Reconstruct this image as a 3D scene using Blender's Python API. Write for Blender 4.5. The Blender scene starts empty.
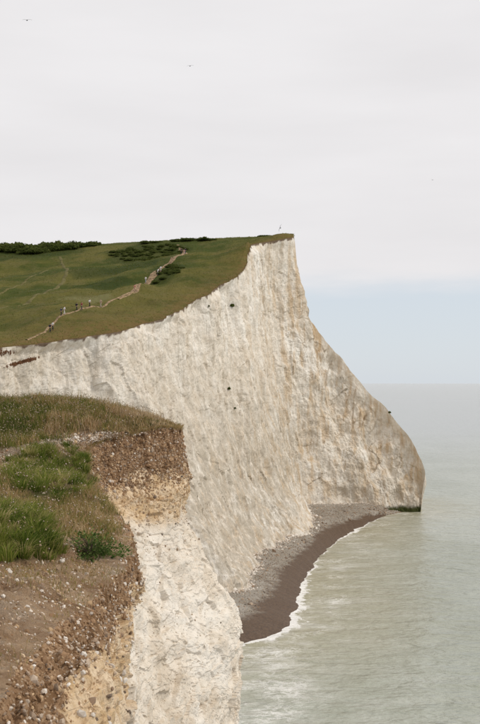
import bpy, math, random
import numpy as np
from mathutils import Vector

# ------------------------------------------------------------------ camera
R = math.radians
scene = bpy.context.scene
CAM = np.array([0.0, 0.0, 38.0]); F = 1005.55; PITCH = math.atan(21.0 / F)
cd = bpy.data.cameras.new('camera'); cam = bpy.data.objects.new('camera', cd)
scene.collection.objects.link(cam)
cam.location = CAM; cam.rotation_euler = (math.pi / 2 + PITCH, 0, 0)
cd.sensor_fit = 'VERTICAL'; cd.sensor_height = 36; cd.lens = 50
cd.clip_start = 0.1; cd.clip_end = 120000
scene.camera = cam
scene.render.resolution_x = 679; scene.render.resolution_y = 1024

# ------------------------------------------------------------------ sky, sun
SUN_EL, SUN_AZ = 46.0, 100.0        # azimuth clockwise from +Y (view direction)
world = bpy.data.worlds.new('World'); scene.world = world; world.use_nodes = True
wn = world.node_tree; wn.nodes.clear()
def W(t, **k):
    n = wn.nodes.new(t)
    for a, b in k.items(): setattr(n, a, b)
    return n
wl = wn.links.new
sky = W('ShaderNodeTexSky', sky_type='NISHITA', sun_disc=False, sun_elevation=R(SUN_EL), sun_rotation=R(SUN_AZ),
        air_density=1.0, dust_density=0.6, ozone_density=1.0)
tc = W('ShaderNodeTexCoord'); sep = W('ShaderNodeSeparateXYZ'); wl(tc.outputs['Generated'], sep.inputs[0])
mp = W('ShaderNodeMapping'); mp.inputs['Scale'].default_value = (1.6, 1.6, 9.0); wl(tc.outputs['Generated'], mp.inputs[0])
n1 = W('ShaderNodeTexNoise'); n1.inputs['Scale'].default_value = 2.2; n1.inputs['Detail'].default_value = 6; wl(mp.outputs[0], n1.inputs['Vector'])
m1 = W('ShaderNodeMath', operation='MULTIPLY_ADD'); wl(n1.outputs['Fac'], m1.inputs[0]); m1.inputs[1].default_value = 0.07; wl(sep.outputs['Z'], m1.inputs[2])
mr = W('ShaderNodeMapRange', interpolation_type='SMOOTHSTEP'); wl(m1.outputs[0], mr.inputs[0])
mr.inputs[1].default_value = 0.118; mr.inputs[2].default_value = 0.146
cr = W('ShaderNodeValToRGB'); wl(n1.outputs['Fac'], cr.inputs[0])
cr.color_ramp.elements[0].position = 0.3; cr.color_ramp.elements[0].color = (6.7, 6.57, 6.66, 1)
cr.color_ramp.elements[1].position = 0.7; cr.color_ramp.elements[1].color = (7.2, 7.07, 7.16, 1)
hz = W('ShaderNodeMix', data_type='RGBA'); hz.inputs[0].default_value = 0.85      # thin high veil over the clear strip
wl(sky.outputs[0], hz.inputs[6]); hz.inputs[7].default_value = (5.75, 6.2, 6.75, 1)
mx = W('ShaderNodeMix', data_type='RGBA'); wl(mr.outputs[0], mx.inputs[0]); wl(hz.outputs[2], mx.inputs[6]); wl(cr.outputs[0], mx.inputs[7])
bg = W('ShaderNodeBackground'); bg.inputs['Strength'].default_value = 0.1; wl(mx.outputs[2], bg.inputs['Color'])
wo = W('ShaderNodeOutputWorld'); wl(bg.outputs[0], wo.inputs[0])
sd = bpy.data.lights.new('sun', 'SUN'); sd.energy = 1.5; sd.angle = R(14); sd.color = (1, 0.95, 0.87)
so = bpy.data.objects.new('sun', sd); scene.collection.objects.link(so)
sv = Vector((math.sin(R(SUN_AZ)) * math.cos(R(SUN_EL)), math.cos(R(SUN_AZ)) * math.cos(R(SUN_EL)), math.sin(R(SUN_EL))))
so.rotation_euler = sv.to_track_quat('Z', 'Y').to_euler(); so.location = (60, -40, 120)
vs = scene.view_settings
vs.view_transform = 'Standard'; vs.look = 'None'; vs.exposure = 0.25; vs.gamma = 1.0; vs.use_curve_mapping = False

# ------------------------------------------------------------------ helpers
rng = np.random.default_rng(7); random.seed(7)
COL = scene.collection

def at(px, py, Y):
    px, py, Y = np.broadcast_arrays(np.asarray(px, float), np.asarray(py, float), np.asarray(Y, float))
    a = (px - 240) / F; b = (362 - py) / F
    dy = math.cos(PITCH) - b * math.sin(PITCH); dz = math.sin(PITCH) + b * math.cos(PITCH)
    t = Y / dy
    return np.stack([a * t, Y + 0 * t, CAM[2] + dz * t], -1)

def pix(P):
    x, y, z = P[..., 0], P[..., 1], P[..., 2] - CAM[2]
    d = y * math.cos(PITCH) + z * math.sin(PITCH); u = -y * math.sin(PITCH) + z * math.cos(PITCH)
    return 240 + F * x / d, 362 - F * u / d

_perm = rng.permutation(256); _perm = np.concatenate([_perm, _perm, _perm])
_g = rng.normal(size=(256, 3)); _g /= np.linalg.norm(_g, axis=1)[:, None]
def perlin(P):
    P = np.asarray(P, float); i = np.floor(P).astype(int); f = P - i; i = i & 255
    w = f * f * f * (f * (f * 6 - 15) + 10)
    r = 0
    for dx in (0, 1):
        for dy in (0, 1):
            for dz in (0, 1):
                h = _perm[_perm[_perm[(i[..., 0] + dx) & 255] + ((i[..., 1] + dy) & 255)] + ((i[..., 2] + dz) & 255)]
                g = _g[h]
                d = g[..., 0] * (f[..., 0] - dx) + g[..., 1] * (f[..., 1] - dy) + g[..., 2] * (f[..., 2] - dz)
                r = r + d * (w[..., 0] if dx else 1 - w[..., 0]) * (w[..., 1] if dy else 1 - w[..., 1]) * (w[..., 2] if dz else 1 - w[..., 2])
    return r * 1.5
def fbm(P, oct=4, gain=0.5):
    P = np.asarray(P, float); r = 0; a = 1.0
    for k in range(oct):
        r = r + a * perlin(P * (2.03 ** k) + 17.3 * k); a *= gain
    return r
def ridged(P, oct=3):
    P = np.asarray(P, float); r = 0; a = 1.0
    for k in range(oct):
        r = r + a * (1 - 2 * np.abs(perlin(P * (2.1 ** k) + 9.7 * k))); a *= 0.5
    return r
def worley(P, f2=False):
    P = np.asarray(P, float); i = np.floor(P).astype(int); f = P - i
    d1 = np.full(P.shape[:-1], 9.0); d2 = d1.copy(); val = np.zeros(P.shape[:-1])
    for dx in (-1, 0, 1):
        for dy in (-1, 0, 1):
            for dz in (-1, 0, 1):
                h = _perm[_perm[_perm[(i[..., 0] + dx) & 255] + ((i[..., 1] + dy) & 255)] + ((i[..., 2] + dz) & 255)]
                o = np.stack([h / 256.0, _perm[h + 51] / 256.0, _perm[h + 101] / 256.0], -1) + (dx, dy, dz)
                d = ((o - f) ** 2).sum(-1); m = d < d1
                d2 = np.where(m, d1, np.minimum(d2, d)); d1 = np.where(m, d, d1); val = np.where(m, _perm[h + 7] / 256.0, val)
    return (np.sqrt(d1), val, np.sqrt(d2)) if f2 else (np.sqrt(d1), val)
def facets(P, tilt=1.0):
    """every cell of broken rock is a tilted plane: returns height"""
    P = np.asarray(P, float); i = np.floor(P).astype(int); f = P - i
    d1 = np.full(P.shape[:-1], 9.0); hv = np.zeros(P.shape[:-1], int); off_ = np.zeros(P.shape)
    for dx in (-1, 0, 1):
        for dy in (-1, 0, 1):
            for dz in (-1, 0, 1):
                h = _perm[_perm[_perm[(i[..., 0] + dx) & 255] + ((i[..., 1] + dy) & 255)] + ((i[..., 2] + dz) & 255)]
                o = np.stack([h / 256.0, _perm[h + 51] / 256.0, _perm[h + 101] / 256.0], -1) + (dx, dy, dz) - f
                d = (o ** 2).sum(-1); m = d < d1
                d1 = np.where(m, d, d1); hv = np.where(m, h, hv); off_ = np.where(m[..., None], o, off_)
    return (_g[hv] * off_).sum(-1) * tilt + (_perm[hv + 7] / 256.0 - .5) * .5
def sstep(a, b, x):
    t = np.clip((x - a) / (b - a), 0, 1); return t * t * (3 - 2 * t)

def pchip(t, Y, tn):
    t = np.asarray(t, float); Y = np.asarray(Y, float); sh = Y.shape[1:]; Y = Y.reshape(len(t), -1)
    h = np.diff(t)[:, None]; dl = np.diff(Y, axis=0) / h
    m = np.zeros_like(Y); a, b = dl[:-1], dl[1:]; w1 = 2 * h[1:] + h[:-1]; w2 = h[1:] + 2 * h[:-1]
    ok = a * b > 0
    with np.errstate(divide='ignore', invalid='ignore'):
        hm = (w1 + w2) / (w1 / a + w2 / b)
    m[1:-1] = np.where(ok, hm, 0); m[0] = dl[0]; m[-1] = dl[-1]
    k = np.clip(np.searchsorted(t, tn, side='right') - 1, 0, len(t) - 2)
    hh = (t[k + 1] - t[k])[:, None]; s = ((tn - t[k])[:, None]) / hh
    r = (2*s**3 - 3*s**2 + 1) * Y[k] + (s**3 - 2*s**2 + s) * hh * m[k] + (-2*s**3 + 3*s**2) * Y[k+1] + (s**3 - s**2) * hh * m[k+1]
    return r.reshape((len(tn),) + sh)

def catmull(t, Y, tn):
    t = np.asarray(t, float); Y = np.asarray(Y, float)
    m = np.gradient(Y, t, axis=0)
    k = np.clip(np.searchsorted(t, tn, side='right') - 1, 0, len(t) - 2)
    e = (slice(None),) + (None,) * (Y.ndim - 1)
    hh = (t[k + 1] - t[k])[e]; s = (tn - t[k])[e] / hh
    return (2*s**3 - 3*s**2 + 1) * Y[k] + (s**3 - 2*s**2 + s) * hh * m[k] + (-2*s**3 + 3*s**2) * Y[k+1] + (s**3 - s**2) * hh * m[k+1]

class RBF:
    def __init__(s, P, reg=0.0):
        s.P = P[:, :2]; s.sc = np.abs(s.P).max(); n = len(P)
        K = s.k(s.P, s.P) + reg * np.eye(n); A = np.zeros((n + 3, n + 3)); A[:n, :n] = K
        q = np.c_[np.ones(n), s.P / s.sc]; A[:n, n:] = q; A[n:, :n] = q.T
        s.w = np.linalg.solve(A, np.r_[P[:, 2], 0, 0, 0])
    def k(s, a, b):
        r2 = (((a[:, None] - b[None]) / s.sc) ** 2).sum(-1); return 0.5 * r2 * np.log(r2 + 1e-12)
    def __call__(s, XY):
        sh = XY.shape[:-1]; q = XY.reshape(-1, 2); out = np.empty(len(q))
        for i in range(0, len(q), 40000):
            c = q[i:i+40000]; out[i:i+40000] = s.k(c, s.P) @ s.w[:-3] + np.c_[np.ones(len(c)), c / s.sc] @ s.w[-3:]
        return out.reshape(sh)

def quads(n, m, off=0):
    i = np.arange(n * m).reshape(n, m) + off
    return np.stack([i[:-1, :-1], i[1:, :-1], i[1:, 1:], i[:-1, 1:]], -1).reshape(-1, 4)

def mesh_obj(name, V, polys, mat=None, parent=None, attrs=None, smooth=True, mats=None, midx=None):
    """polys: array (n,k) or list of such arrays"""
    if isinstance(polys, np.ndarray): polys = [polys]
    polys = [p for p in polys if len(p)]
    me = bpy.data.meshes.new(name)
    V = np.asarray(V, np.float32).reshape(-1, 3)
    loops = np.concatenate([p.ravel() for p in polys]).astype(np.int32)
    tot = np.concatenate([np.full(len(p), p.shape[1]) for p in polys]).astype(np.int32)
    me.vertices.add(len(V)); me.vertices.foreach_set('co', V.ravel())
    me.loops.add(len(loops)); me.loops.foreach_set('vertex_index', loops)
    me.polygons.add(len(tot)); me.polygons.foreach_set('loop_start', np.r_[0, np.cumsum(tot)[:-1]].astype(np.int32))
    if midx is not None: me.polygons.foreach_set('material_index', np.asarray(midx, np.int32))
    me.polygons.foreach_set('use_smooth', np.full(len(tot), smooth))
    for k, v in (attrs or {}).items():
        at_ = me.attributes.new(k, 'FLOAT', 'POINT'); at_.data.foreach_set('value', np.asarray(v, np.float32).ravel())
    me.update(calc_edges=True)
    for mm in (mats or [mat]):
        if mm: me.materials.append(mm)
    o = bpy.data.objects.new(name, me); COL.objects.link(o)
    if parent: o.parent = parent
    return o
def tag(o, label, cat=None, group=None, kind=None):
    o['label'] = label
    if cat: o['category'] = cat
    if group: o['group'] = group
    if kind: o['kind'] = kind
    return o
def normals(P):
    du = np.gradient(P, axis=0); dv = np.gradient(P, axis=1); n = np.cross(du, dv)
    return n / (np.linalg.norm(n, axis=-1, keepdims=True) + 1e-9)

# ------------------------------------------------------------------ materials
class Mat:
    def __init__(s, name, rough=0.9, spec=0.2):
        s.m = bpy.data.materials.new(name); s.m.use_nodes = True; s.nt = s.m.node_tree; s.nt.nodes.clear()
        s.b = s.n('ShaderNodeBsdfPrincipled'); s.o = s.n('ShaderNodeOutputMaterial'); s.l(s.b.outputs[0], s.o.inputs[0])
        s.b.inputs['Roughness'].default_value = rough; s.b.inputs['Specular IOR Level'].default_value = spec
        s.tc = s.n('ShaderNodeTexCoord')
    def n(s, t, **k):
        x = s.nt.nodes.new(t)
        for a, b in k.items(): setattr(x, a, b)
        return x
    def l(s, a, b): s.nt.links.new(a, b)
    def put(s, v, sock):
        if isinstance(v, (int, float)): sock.default_value = v
        elif isinstance(v, tuple): sock.default_value = v if len(v) == len(sock.default_value) else v + (1,)
        else: s.l(v, sock)
    def coord(s, scale=(1, 1, 1), rot=(0, 0, 0), loc=(0, 0, 0)):
        p = s.n('ShaderNodeMapping'); s.l(s.tc.outputs['Object'], p.inputs[0])
        p.inputs['Scale'].default_value = scale; p.inputs['Rotation'].default_value = rot; p.inputs['Location'].default_value = loc
        return p.outputs[0]
    def noise(s, vec, scale=1, detail=5, rough=0.55, dist=0):
        x = s.n('ShaderNodeTexNoise'); s.put(vec, x.inputs['Vector']); x.inputs['Scale'].default_value = scale
        x.inputs['Detail'].default_value = detail; x.inputs['Roughness'].default_value = rough; x.inputs['Distortion'].default_value = dist
        return x.outputs['Fac']
    def voro(s, vec, scale=1, feat='F1', out='Distance'):
        x = s.n('ShaderNodeTexVoronoi', feature=feat); s.put(vec, x.inputs['Vector']); x.inputs['Scale'].default_value = scale
        return x.outputs[out]
    def rng(s, v, a, b, c=0.0, d=1.0, smooth=True):
        x = s.n('ShaderNodeMapRange'); x.interpolation_type = 'SMOOTHSTEP' if smooth else 'LINEAR'
        s.put(v, x.inputs[0])
        for i, q in enumerate((a, b, c, d)): x.inputs[i + 1].default_value = q
        return x.outputs[0]
    def math(s, op, a, b=0.0, c=0.0):
        x = s.n('ShaderNodeMath', operation=op); s.put(a, x.inputs[0]); s.put(b, x.inputs[1]); s.put(c, x.inputs[2]); return x.outputs[0]
    def mix(s, f, a, b, bt='MIX'):
        x = s.n('ShaderNodeMix', data_type='RGBA', blend_type=bt); s.put(f, x.inputs[0]); s.put(a, x.inputs[6]); s.put(b, x.inputs[7]); return x.outputs[2]
    def attr(s, name):
        x = s.n('ShaderNodeAttribute', attribute_name=name); return x.outputs['Fac']
    def bump(s, h, strength, dist, prev=None):
        x = s.n('ShaderNodeBump'); x.inputs['Strength'].default_value = strength; x.inputs['Distance'].default_value = dist
        s.put(h, x.inputs['Height'])
        if prev: s.l(prev, x.inputs['Normal'])
        s.l(x.outputs[0], s.b.inputs['Normal']); return x.outputs[0]
    def color(s, c): s.put(c, s.b.inputs['Base Color'])

def mat_far_chalk():
    M = Mat('chalk_far', 0.95, 0.1)
    v = M.coord()
    big = M.noise(v, 0.07, 5, 0.6); mid = M.noise(v, 0.45, 7, 0.65); fine = M.noise(v, 2.2, 6, 0.7)
    c = M.mix(M.rng(mid, 0.36, 0.62), (0.69, 0.615, 0.51), (0.83, 0.765, 0.67))
    c = M.mix(M.rng(big, 0.45, 0.64), c, (0.87, 0.825, 0.75))
    c = M.mix(M.math('MULTIPLY', M.rng(fine, 0.53, 0.66), 0.42), c, (0.46, 0.375, 0.28))
    # vertical run-off streaks
    sv_ = M.coord((0.95, 0.95, 0.05)); st = M.noise(sv_, 1.0, 6, 0.65, 0.25)
    c = M.mix(M.math('MULTIPLY', M.rng(st, 0.50, 0.68), 0.45), c, (0.47, 0.405, 0.315))
    s2 = M.coord((0.42, 0.42, 0.045), loc=(31, 7, 3)); st2 = M.noise(s2, 1.0, 6, 0.68, 0.3)
    och = M.math('MULTIPLY', M.rng(st2, 0.43, 0.64), M.attr('stain'))
    c = M.mix(och, c, (0.56, 0.41, 0.25))
    gr = M.math('MULTIPLY', M.rng(M.noise(M.coord((0.22, 0.22, 0.09), loc=(4, 9, 1)), 1, 6, 0.65), 0.52, 0.66), 0.40)
    c = M.mix(gr, c, (0.42, 0.365, 0.285))
    c = M.mix(M.math('MULTIPLY', M.attr('dirty'), M.rng(M.noise(M.coord((0.8, 0.8, 0.1), loc=(2, 5, 1)), 1, 6, .7), .33, .58)), c, (0.45, 0.395, 0.315))
    # bedding lines
    z = M.n('ShaderNodeSeparateXYZ'); M.l(v, z.inputs[0])
    zz = M.math('ADD', z.outputs[2], M.math('MULTIPLY', z.outputs[0], 0.06))
    zz = M.math('ADD', zz, M.math('MULTIPLY', M.noise(v, 0.12, 4), 4.0))
    ln = M.math('ABSOLUTE', M.math('SUBTRACT', M.math('FRACT', M.math('MULTIPLY', zz, 0.31)), 0.5))
    lnm = M.math('MULTIPLY', M.rng(ln, 0.0, 0.045, 1, 0), M.rng(M.noise(v, 0.3, 4), 0.48, 0.62))
    c = M.mix(M.math('MULTIPLY', lnm, 0.28), c, (0.27, 0.23, 0.18))
    # joints and cracks
    crk = M.math('ABSOLUTE', M.math('SUBTRACT', M.noise(M.coord((1, 1, 0.8), rot=(.3, .4, 0)), 0.22, 5, 0.6, 0.0), 0.5))
    crm = M.math('MULTIPLY', M.rng(crk, 0.0, 0.014, 1, 0), M.rng(M.noise(v, 0.16, 3), 0.42, 0.6))
    c = M.mix(M.math('MULTIPLY', crm, 0.22), c, (0.22, 0.185, 0.14))
    # turf soil at the rim, slips of red soil, weed at the waterline
    c = M.mix(M.attr('cap'), c, (0.115, 0.068, 0.035))
    c = M.mix(M.rng(M.math('ADD', M.attr('slip'), M.math('MULTIPLY', M.noise(M.coord((1, 1, .5)), 1.3, 7, .75), 2.6)), 1.66, 1.85), c, (0.125, 0.06, 0.03))
    c = M.mix(M.attr('weed'), c, (0.055, 0.06, 0.02))
    M.color(c)
    b = M.bump(M.noise(M.coord((1, 1, 0.6)), 0.9, 8, 0.7), 0.8, 0.6)
    b = M.bump(M.math('SUBTRACT', 0, lnm), 0.25, 0.2, b)
    M.bump(M.math('SUBTRACT', 0, crm), 0.2, 0.3, b)
    return M.m

def mat_near_chalk():
    M = Mat('chalk_near', 0.95, 0.12)
    v = M.coord()
    mid = M.noise(v, 2.0, 7, 0.62); fine = M.noise(v, 13, 6, 0.68); big = M.noise(v, 0.6, 4)
    c = M.mix(M.rng(mid, 0.36, 0.62), (0.65, 0.56, 0.445), (0.80, 0.715, 0.60))
    c = M.mix(M.rng(big, 0.48, 0.66), c, (0.83, 0.765, 0.67))
    c = M.mix(M.math('MULTIPLY', M.rng(fine, 0.55, 0.70), 0.45), c, (0.46, 0.37, 0.27))
    spk = M.math('MULTIPLY', M.rng(M.voro(v, 11), 0.12, 0.2, 1, 0), M.rng(M.noise(v, 1.6, 4), .45, .6))
    c = M.mix(M.math('MULTIPLY', spk, .8), c, (0.27, 0.19, 0.12))
    # fractures: roughly bedded, broken
    fv = M.coord((0.3, 0.3, 2.0), rot=(0, 0.6, 0))
    fr = M.math('ABSOLUTE', M.math('SUBTRACT', M.noise(fv, 1.3, 3, 0.5, 0.0), 0.5))
    frm = M.math('MULTIPLY', M.rng(fr, 0.0, 0.008, 1, 0), M.rng(M.noise(v, 1.1, 3), 0.42, 0.58))
    fr2 = M.math('ABSOLUTE', M.math('SUBTRACT', M.noise(M.coord((0.35, 0.35, 2.8), rot=(0, 0.5, 0), loc=(3, 1, 8)), 1.4, 4, 0.5, 0.0), 0.5))
    frm2 = M.math('MULTIPLY', M.rng(fr2, 0.0, 0.006, 1, 0), M.rng(M.noise(v, 1.7, 3), 0.45, 0.6))
    fm = M.math('MAXIMUM', frm, frm2)
    # ochre weathered zone, loess, soil
    oc = M.mix(M.rng(M.noise(v, 3.2, 6, 0.65), 0.4, 0.62), (0.62, 0.44, 0.25), (0.75, 0.60, 0.42))
    oc = M.mix(M.math('MULTIPLY', M.rng(M.noise(v, 22, 4, 0.7), 0.5, 0.64), 0.7), oc, (0.33, 0.22, 0.13))
    ow = M.rng(M.math('ADD', M.attr('ochre'), M.math('MULTIPLY', M.math('SUBTRACT', mid, 0.5), 1.3)), 0.25, 0.95)
    c = M.mix(ow, c, oc)
    c = M.mix(M.math('MULTIPLY', fm, 0.4), c, (0.38, 0.29, 0.20))
    so_ = M.mix(M.rng(M.noise(v, 5, 6, 0.7), 0.38, 0.62), (0.185, 0.105, 0.052), (0.36, 0.228, 0.13))
    so_ = M.mix(M.math('MULTIPLY', M.rng(M.noise(v, 40, 3, 0.7), 0.56, 0.66), 0.75), so_, (0.46, 0.37, 0.28))
    sw = M.rng(M.math('ADD', M.attr('soil'), M.math('MULTIPLY', M.math('SUBTRACT', M.noise(v, 4.5, 6, 0.7), 0.5), 0.9)), 0.38, 0.62)
    c = M.mix(sw, c, so_)
    M.color(c)
    b = M.bump(M.noise(v, 6, 8, 0.7), 0.8, 0.06)
    b = M.bump(M.noise(v, 42, 4, 0.7), 0.7, 0.012, b)
    M.bump(M.math('SUBTRACT', 0, fm), 0.4, 0.02, b)
    return M.m

def mat_ground():
    M = Mat('clifftop_soil', 0.97, 0.08); v = M.coord()
    e = M.mix(M.rng(M.noise(v, 2.2, 7, 0.68), 0.36, 0.64), (0.31, 0.19, 0.108), (0.53, 0.375, 0.24))
    e = M.mix(M.math('MULTIPLY', M.rng(M.noise(v, 16, 5, 0.7), 0.52, 0.66), 0.7), e, (0.43, 0.335, 0.25))
    e = M.mix(M.math('MULTIPLY', M.rng(M.noise(v, 9, 5, 0.7), 0.55, 0.7), 0.5), e, (0.12, 0.072, 0.042))
    e = M.mix(M.math('MULTIPLY', M.rng(M.noise(v, 1.4, 6, .7), 0.5, 0.68), 0.55), e, (0.52, 0.43, 0.33))
    t = M.mix(M.rng(M.noise(v, 3, 6), 0.4, 0.6), (0.10, 0.095, 0.035), (0.18, 0.13, 0.065))
    c = M.mix(M.attr('turf'), e, t)
    pale = M.mix(M.noise(v, 9, 5), (0.26, 0.185, 0.125), (0.42, 0.335, 0.25))
    c = M.mix(M.rng(M.math('ADD', M.attr('pale'), M.math('MULTIPLY', M.math('SUBTRACT', M.noise(v, 5, 5), 0.5), 0.9)), 0.4, 0.7), c, pale)
    M.color(c)
    b = M.bump(M.noise(v, 7, 8, 0.75), 1.0, 0.09); M.bump(M.noise(v, 45, 4, 0.7), 0.9, 0.02, b)
    return M.m

def mat_down():
    M = Mat('downland_grass', 0.95, 0.1); v = M.coord()
    a = M.noise(M.coord((1, 1.6, 1)), 0.03, 6, 0.62); b_ = M.noise(M.coord((1, 1, 1.5)), 0.22, 6, 0.65); f = M.noise(v, 1.6, 6, 0.72)
    c = M.mix(M.rng(a, 0.40, 0.58), (0.052, 0.068, 0.012), (0.125, 0.112, 0.028))
    c = M.mix(M.math('MULTIPLY', M.rng(b_, 0.48, 0.66), 0.6), c, (0.13, 0.112, 0.04))
    c = M.mix(M.math('MULTIPLY', M.rng(f, 0.50, 0.68), 0.5), c, (0.036, 0.046, 0.010))
    c = M.mix(M.math('MULTIPLY', M.rng(M.noise(v, 3.5, 4, 0.7), 0.56, 0.7), 0.4), c, (0.15, 0.13, 0.055))
    dry = M.math('MULTIPLY', M.attr('rim'), M.rng(M.noise(v, 0.6, 5, 0.65), 0.3, 0.6))
    c = M.mix(dry, c, (0.165, 0.105, 0.04))
    c = M.mix(M.math('MULTIPLY', M.attr('scrub'), 0.85), c, (0.03, 0.045, 0.011))
    c = M.mix(M.math('MULTIPLY', M.attr('palegrass'), 0.6), c, (0.17, 0.165, 0.075))
    c = M.mix(M.attr('edge'), c, (0.105, 0.062, 0.032))
    M.color(c)
    b = M.bump(M.noise(v, 0.8, 7, 0.7), 0.7, 0.5); M.bump(M.noise(v, 5, 4, 0.7), 0.5, 0.12, b)
    return M.m

def mat_blades(name, stops, rough=0.7, trans=0.25):
    M = Mat(name, rough, 0.06)
    r = M.n('ShaderNodeValToRGB'); M.l(M.attr('tint'), r.inputs[0])
    el = r.color_ramp.elements
    while len(el) < len(stops): el.new(0.5)
    for e, (p, c) in zip(el, stops): e.position = p; e.color = c + (1,)
    M.color(r.outputs[0])
    if trans:
        t = M.n('ShaderNodeBsdfTranslucent'); M.l(r.outputs[0], t.inputs[0])
        x = M.n('ShaderNodeMixShader'); x.inputs[0].default_value = trans
        M.l(M.b.outputs[0], x.inputs[1]); M.l(t.outputs[0], x.inputs[2]); M.l(x.outputs[0], M.o.inputs[0])
    return M.m

def mat_flint():
    M = Mat('flint', 0.75, 0.3); v = M.coord()
    r = M.n('ShaderNodeValToRGB'); M.l(M.attr('tint'), r.inputs[0])
    el = r.color_ramp.elements; el.new(0.4); el.new(0.75)
    for e, (p, c) in zip(el, [(0, (0.13, 0.105, 0.085)), (0.28, (0.27, 0.18, 0.115)), (0.62, (0.46, 0.36, 0.265)), (1, (0.74, 0.68, 0.60))]):
        e.position = p; e.color = c + (1,)
    c = M.mix(M.math('MULTIPLY', M.rng(M.noise(v, 25, 4, 0.7), 0.5, 0.66), 0.5), r.outputs[0], (0.30, 0.20, 0.12))
    M.color(c); M.bump(M.noise(v, 40, 5, 0.7), 0.5, 0.01)
    return M.m

def mat_sea():
    M = Mat('sea_water', 0.2, 0.5); v = M.coord()
    M.b.inputs['IOR'].default_value = 1.33
    sh = M.attr('shore')                              # metres from the waterline
    n = M.noise(M.coord((0.02, 0.012, 1)), 1, 5, 0.6, 0.6)
    c = M.mix(M.rng(n, 0.38, 0.62), (0.325, 0.34, 0.27), (0.40, 0.415, 0.35))
    c = M.mix(M.rng(M.math('ADD', sh, M.math('MULTIPLY', n, 40)), 8, 50, 1, 0), c, (0.385, 0.355, 0.24))
    c = M.mix(M.attr('far_haze'), c, (0.395, 0.41, 0.40))  # distance haze painted into the far water's colour
    # foam: swash edge and drifting lace
    lace = M.noise(M.coord((0.30, 0.42, 1), rot=(0, 0, .5)), 1, 9, 0.74, 0.15)
    la = M.math('ABSOLUTE', M.math('SUBTRACT', lace, 0.5))
    foam = M.math('MULTIPLY', M.rng(la, 0.0, 0.05, 1, 0), M.math('MULTIPLY', M.attr('foam'), M.rng(M.noise(M.coord((.11, .11, 1)), 1, 4, .6), .42, .62)))
    solid = M.rng(M.math('ADD', M.attr('swash'), M.math('MULTIPLY', M.math('SUBTRACT', M.noise(M.coord((0.9, 0.5, 1)), 1, 8, 0.7), 0.5), 2.2)), 0.42, 0.72)
    milky = M.math('MULTIPLY', M.rng(M.noise(M.coord((0.08, 0.16, 1)), 1, 7, 0.7, 0.2), 0.45, 0.66), M.attr('foam'))
    c = M.mix(M.math('MULTIPLY', milky, 0.8), c, (0.66, 0.65, 0.59))
    fo = M.math('MAXIMUM', M.math('MULTIPLY', foam, 0.65), solid)
    c = M.mix(fo, c, (0.80, 0.78, 0.74))
    M.color(c)
    M.put(M.rng(fo, 0, 1, 0.2, 0.85), M.b.inputs['Roughness'])
    w = M.noise(M.coord((0.16, 0.34, 1), rot=(0, 0, 0.35)), 1, 3, 0.55, 0.3)
    w2 = M.noise(M.coord((0.7, 1.3, 1), rot=(0, 0, 0.2)), 1, 4, 0.6)
    b = M.bump(w, 1.0, 1.6); M.bump(w2, 1.0, 0.5, b)
    return M.m

def mat_beach():
    M = Mat('shingle', 0.9, 0.3); v = M.coord()
    p = M.noise(v, 3.5, 5, 0.75); g = M.noise(v, 0.25, 5, 0.6)
    dry = M.mix(M.rng(p, 0.36, 0.64), (0.16, 0.135, 0.105), (0.34, 0.30, 0.245))
    dry = M.mix(M.math('MULTIPLY', M.rng(g, 0.45, 0.62), 0.5), dry, (0.38, 0.35, 0.305))
    dry = M.mix(M.math('MULTIPLY', M.rng(M.voro(v, 1.6), 0.10, 0.2, 1, 0), 0.6), dry, (0.10, 0.08, 0.065))
    wet = M.mix(M.rng(p, 0.4, 0.62), (0.055, 0.03, 0.016), (0.125, 0.075, 0.042))
    wm = M.rng(M.math('ADD', M.attr('wet'), M.math('MULTIPLY', M.math('SUBTRACT', M.noise(v, 0.35, 6, 0.65), 0.5), 0.75)), 0.40, 0.62)
    M.color(M.mix(wm, dry, wet)); M.put(M.rng(wm, 0, 1, 0.92, 0.45), M.b.inputs['Roughness'])
    b = M.bump(M.noise(v, 1.2, 6, 0.7), 0.7, 0.25); M.bump(M.noise(v, 6, 3, 0.7), 0.5, 0.06, b)
    return M.m

def mat_plain(name, col, rough=0.8, var=0.25, scale=12.0, spec=0.2):
    M = Mat(name, rough, spec)
    n = M.noise(M.coord(), scale, 4, 0.6)
    M.color(M.mix(M.rng(n, 0.3, 0.7), tuple(x * (1 - var) for x in col), tuple(min(1, x * (1 + var)) for x in col)))
    return M.m

CHALK = mat_far_chalk(); NEAR = mat_near_chalk(); GROUND = mat_ground(); DOWN = mat_down()
FLINT = mat_flint(); SEA = mat_sea(); BEACH = mat_beach()

# ------------------------------------------------------------------ the far cliff: rim, foot and ridge
rimc = np.array([(-150, 350, 160), (-70, 352, 166), (0, 347.5, 173), (50, 342, 182), (100, 334, 190), (150, 322, 200), (180, 309, 215), (200, 297.5, 228),
                 (222, 284, 243), (238, 275, 253), (245.5, 266, 263), (247.5, 255, 272), (250, 246, 280), (256, 243.5, 285), (270, 241.5, 295), (294, 238, 304)], float)
foot = np.array([(-60, 150, -1), (-48, 152, -1), (-36, 158, 0), (-26, 161, 1), (-13, 165, 2), (-1.1, 175, 2.4), (1.6, 190, 2.5), (4.6, 211, 2.5),
                 (8.8, 229, 2.5), (13.5, 238, 2.5), (16.0, 243, 2.5), (17.2, 251, 2.5), (18.2, 266, 2.5), (19.2, 276, 2.5), (22.5, 289, 2.3), (34, 295.5, 1.6)], float)
ridgec = np.array([(295, 262, 306), (297, 291, 307), (314, 325, 307), (343, 362, 306), (369, 392, 305), (394, 418, 303), (411, 440, 301), (424, 473, 299), (420, 511, 297)], float)
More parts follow.
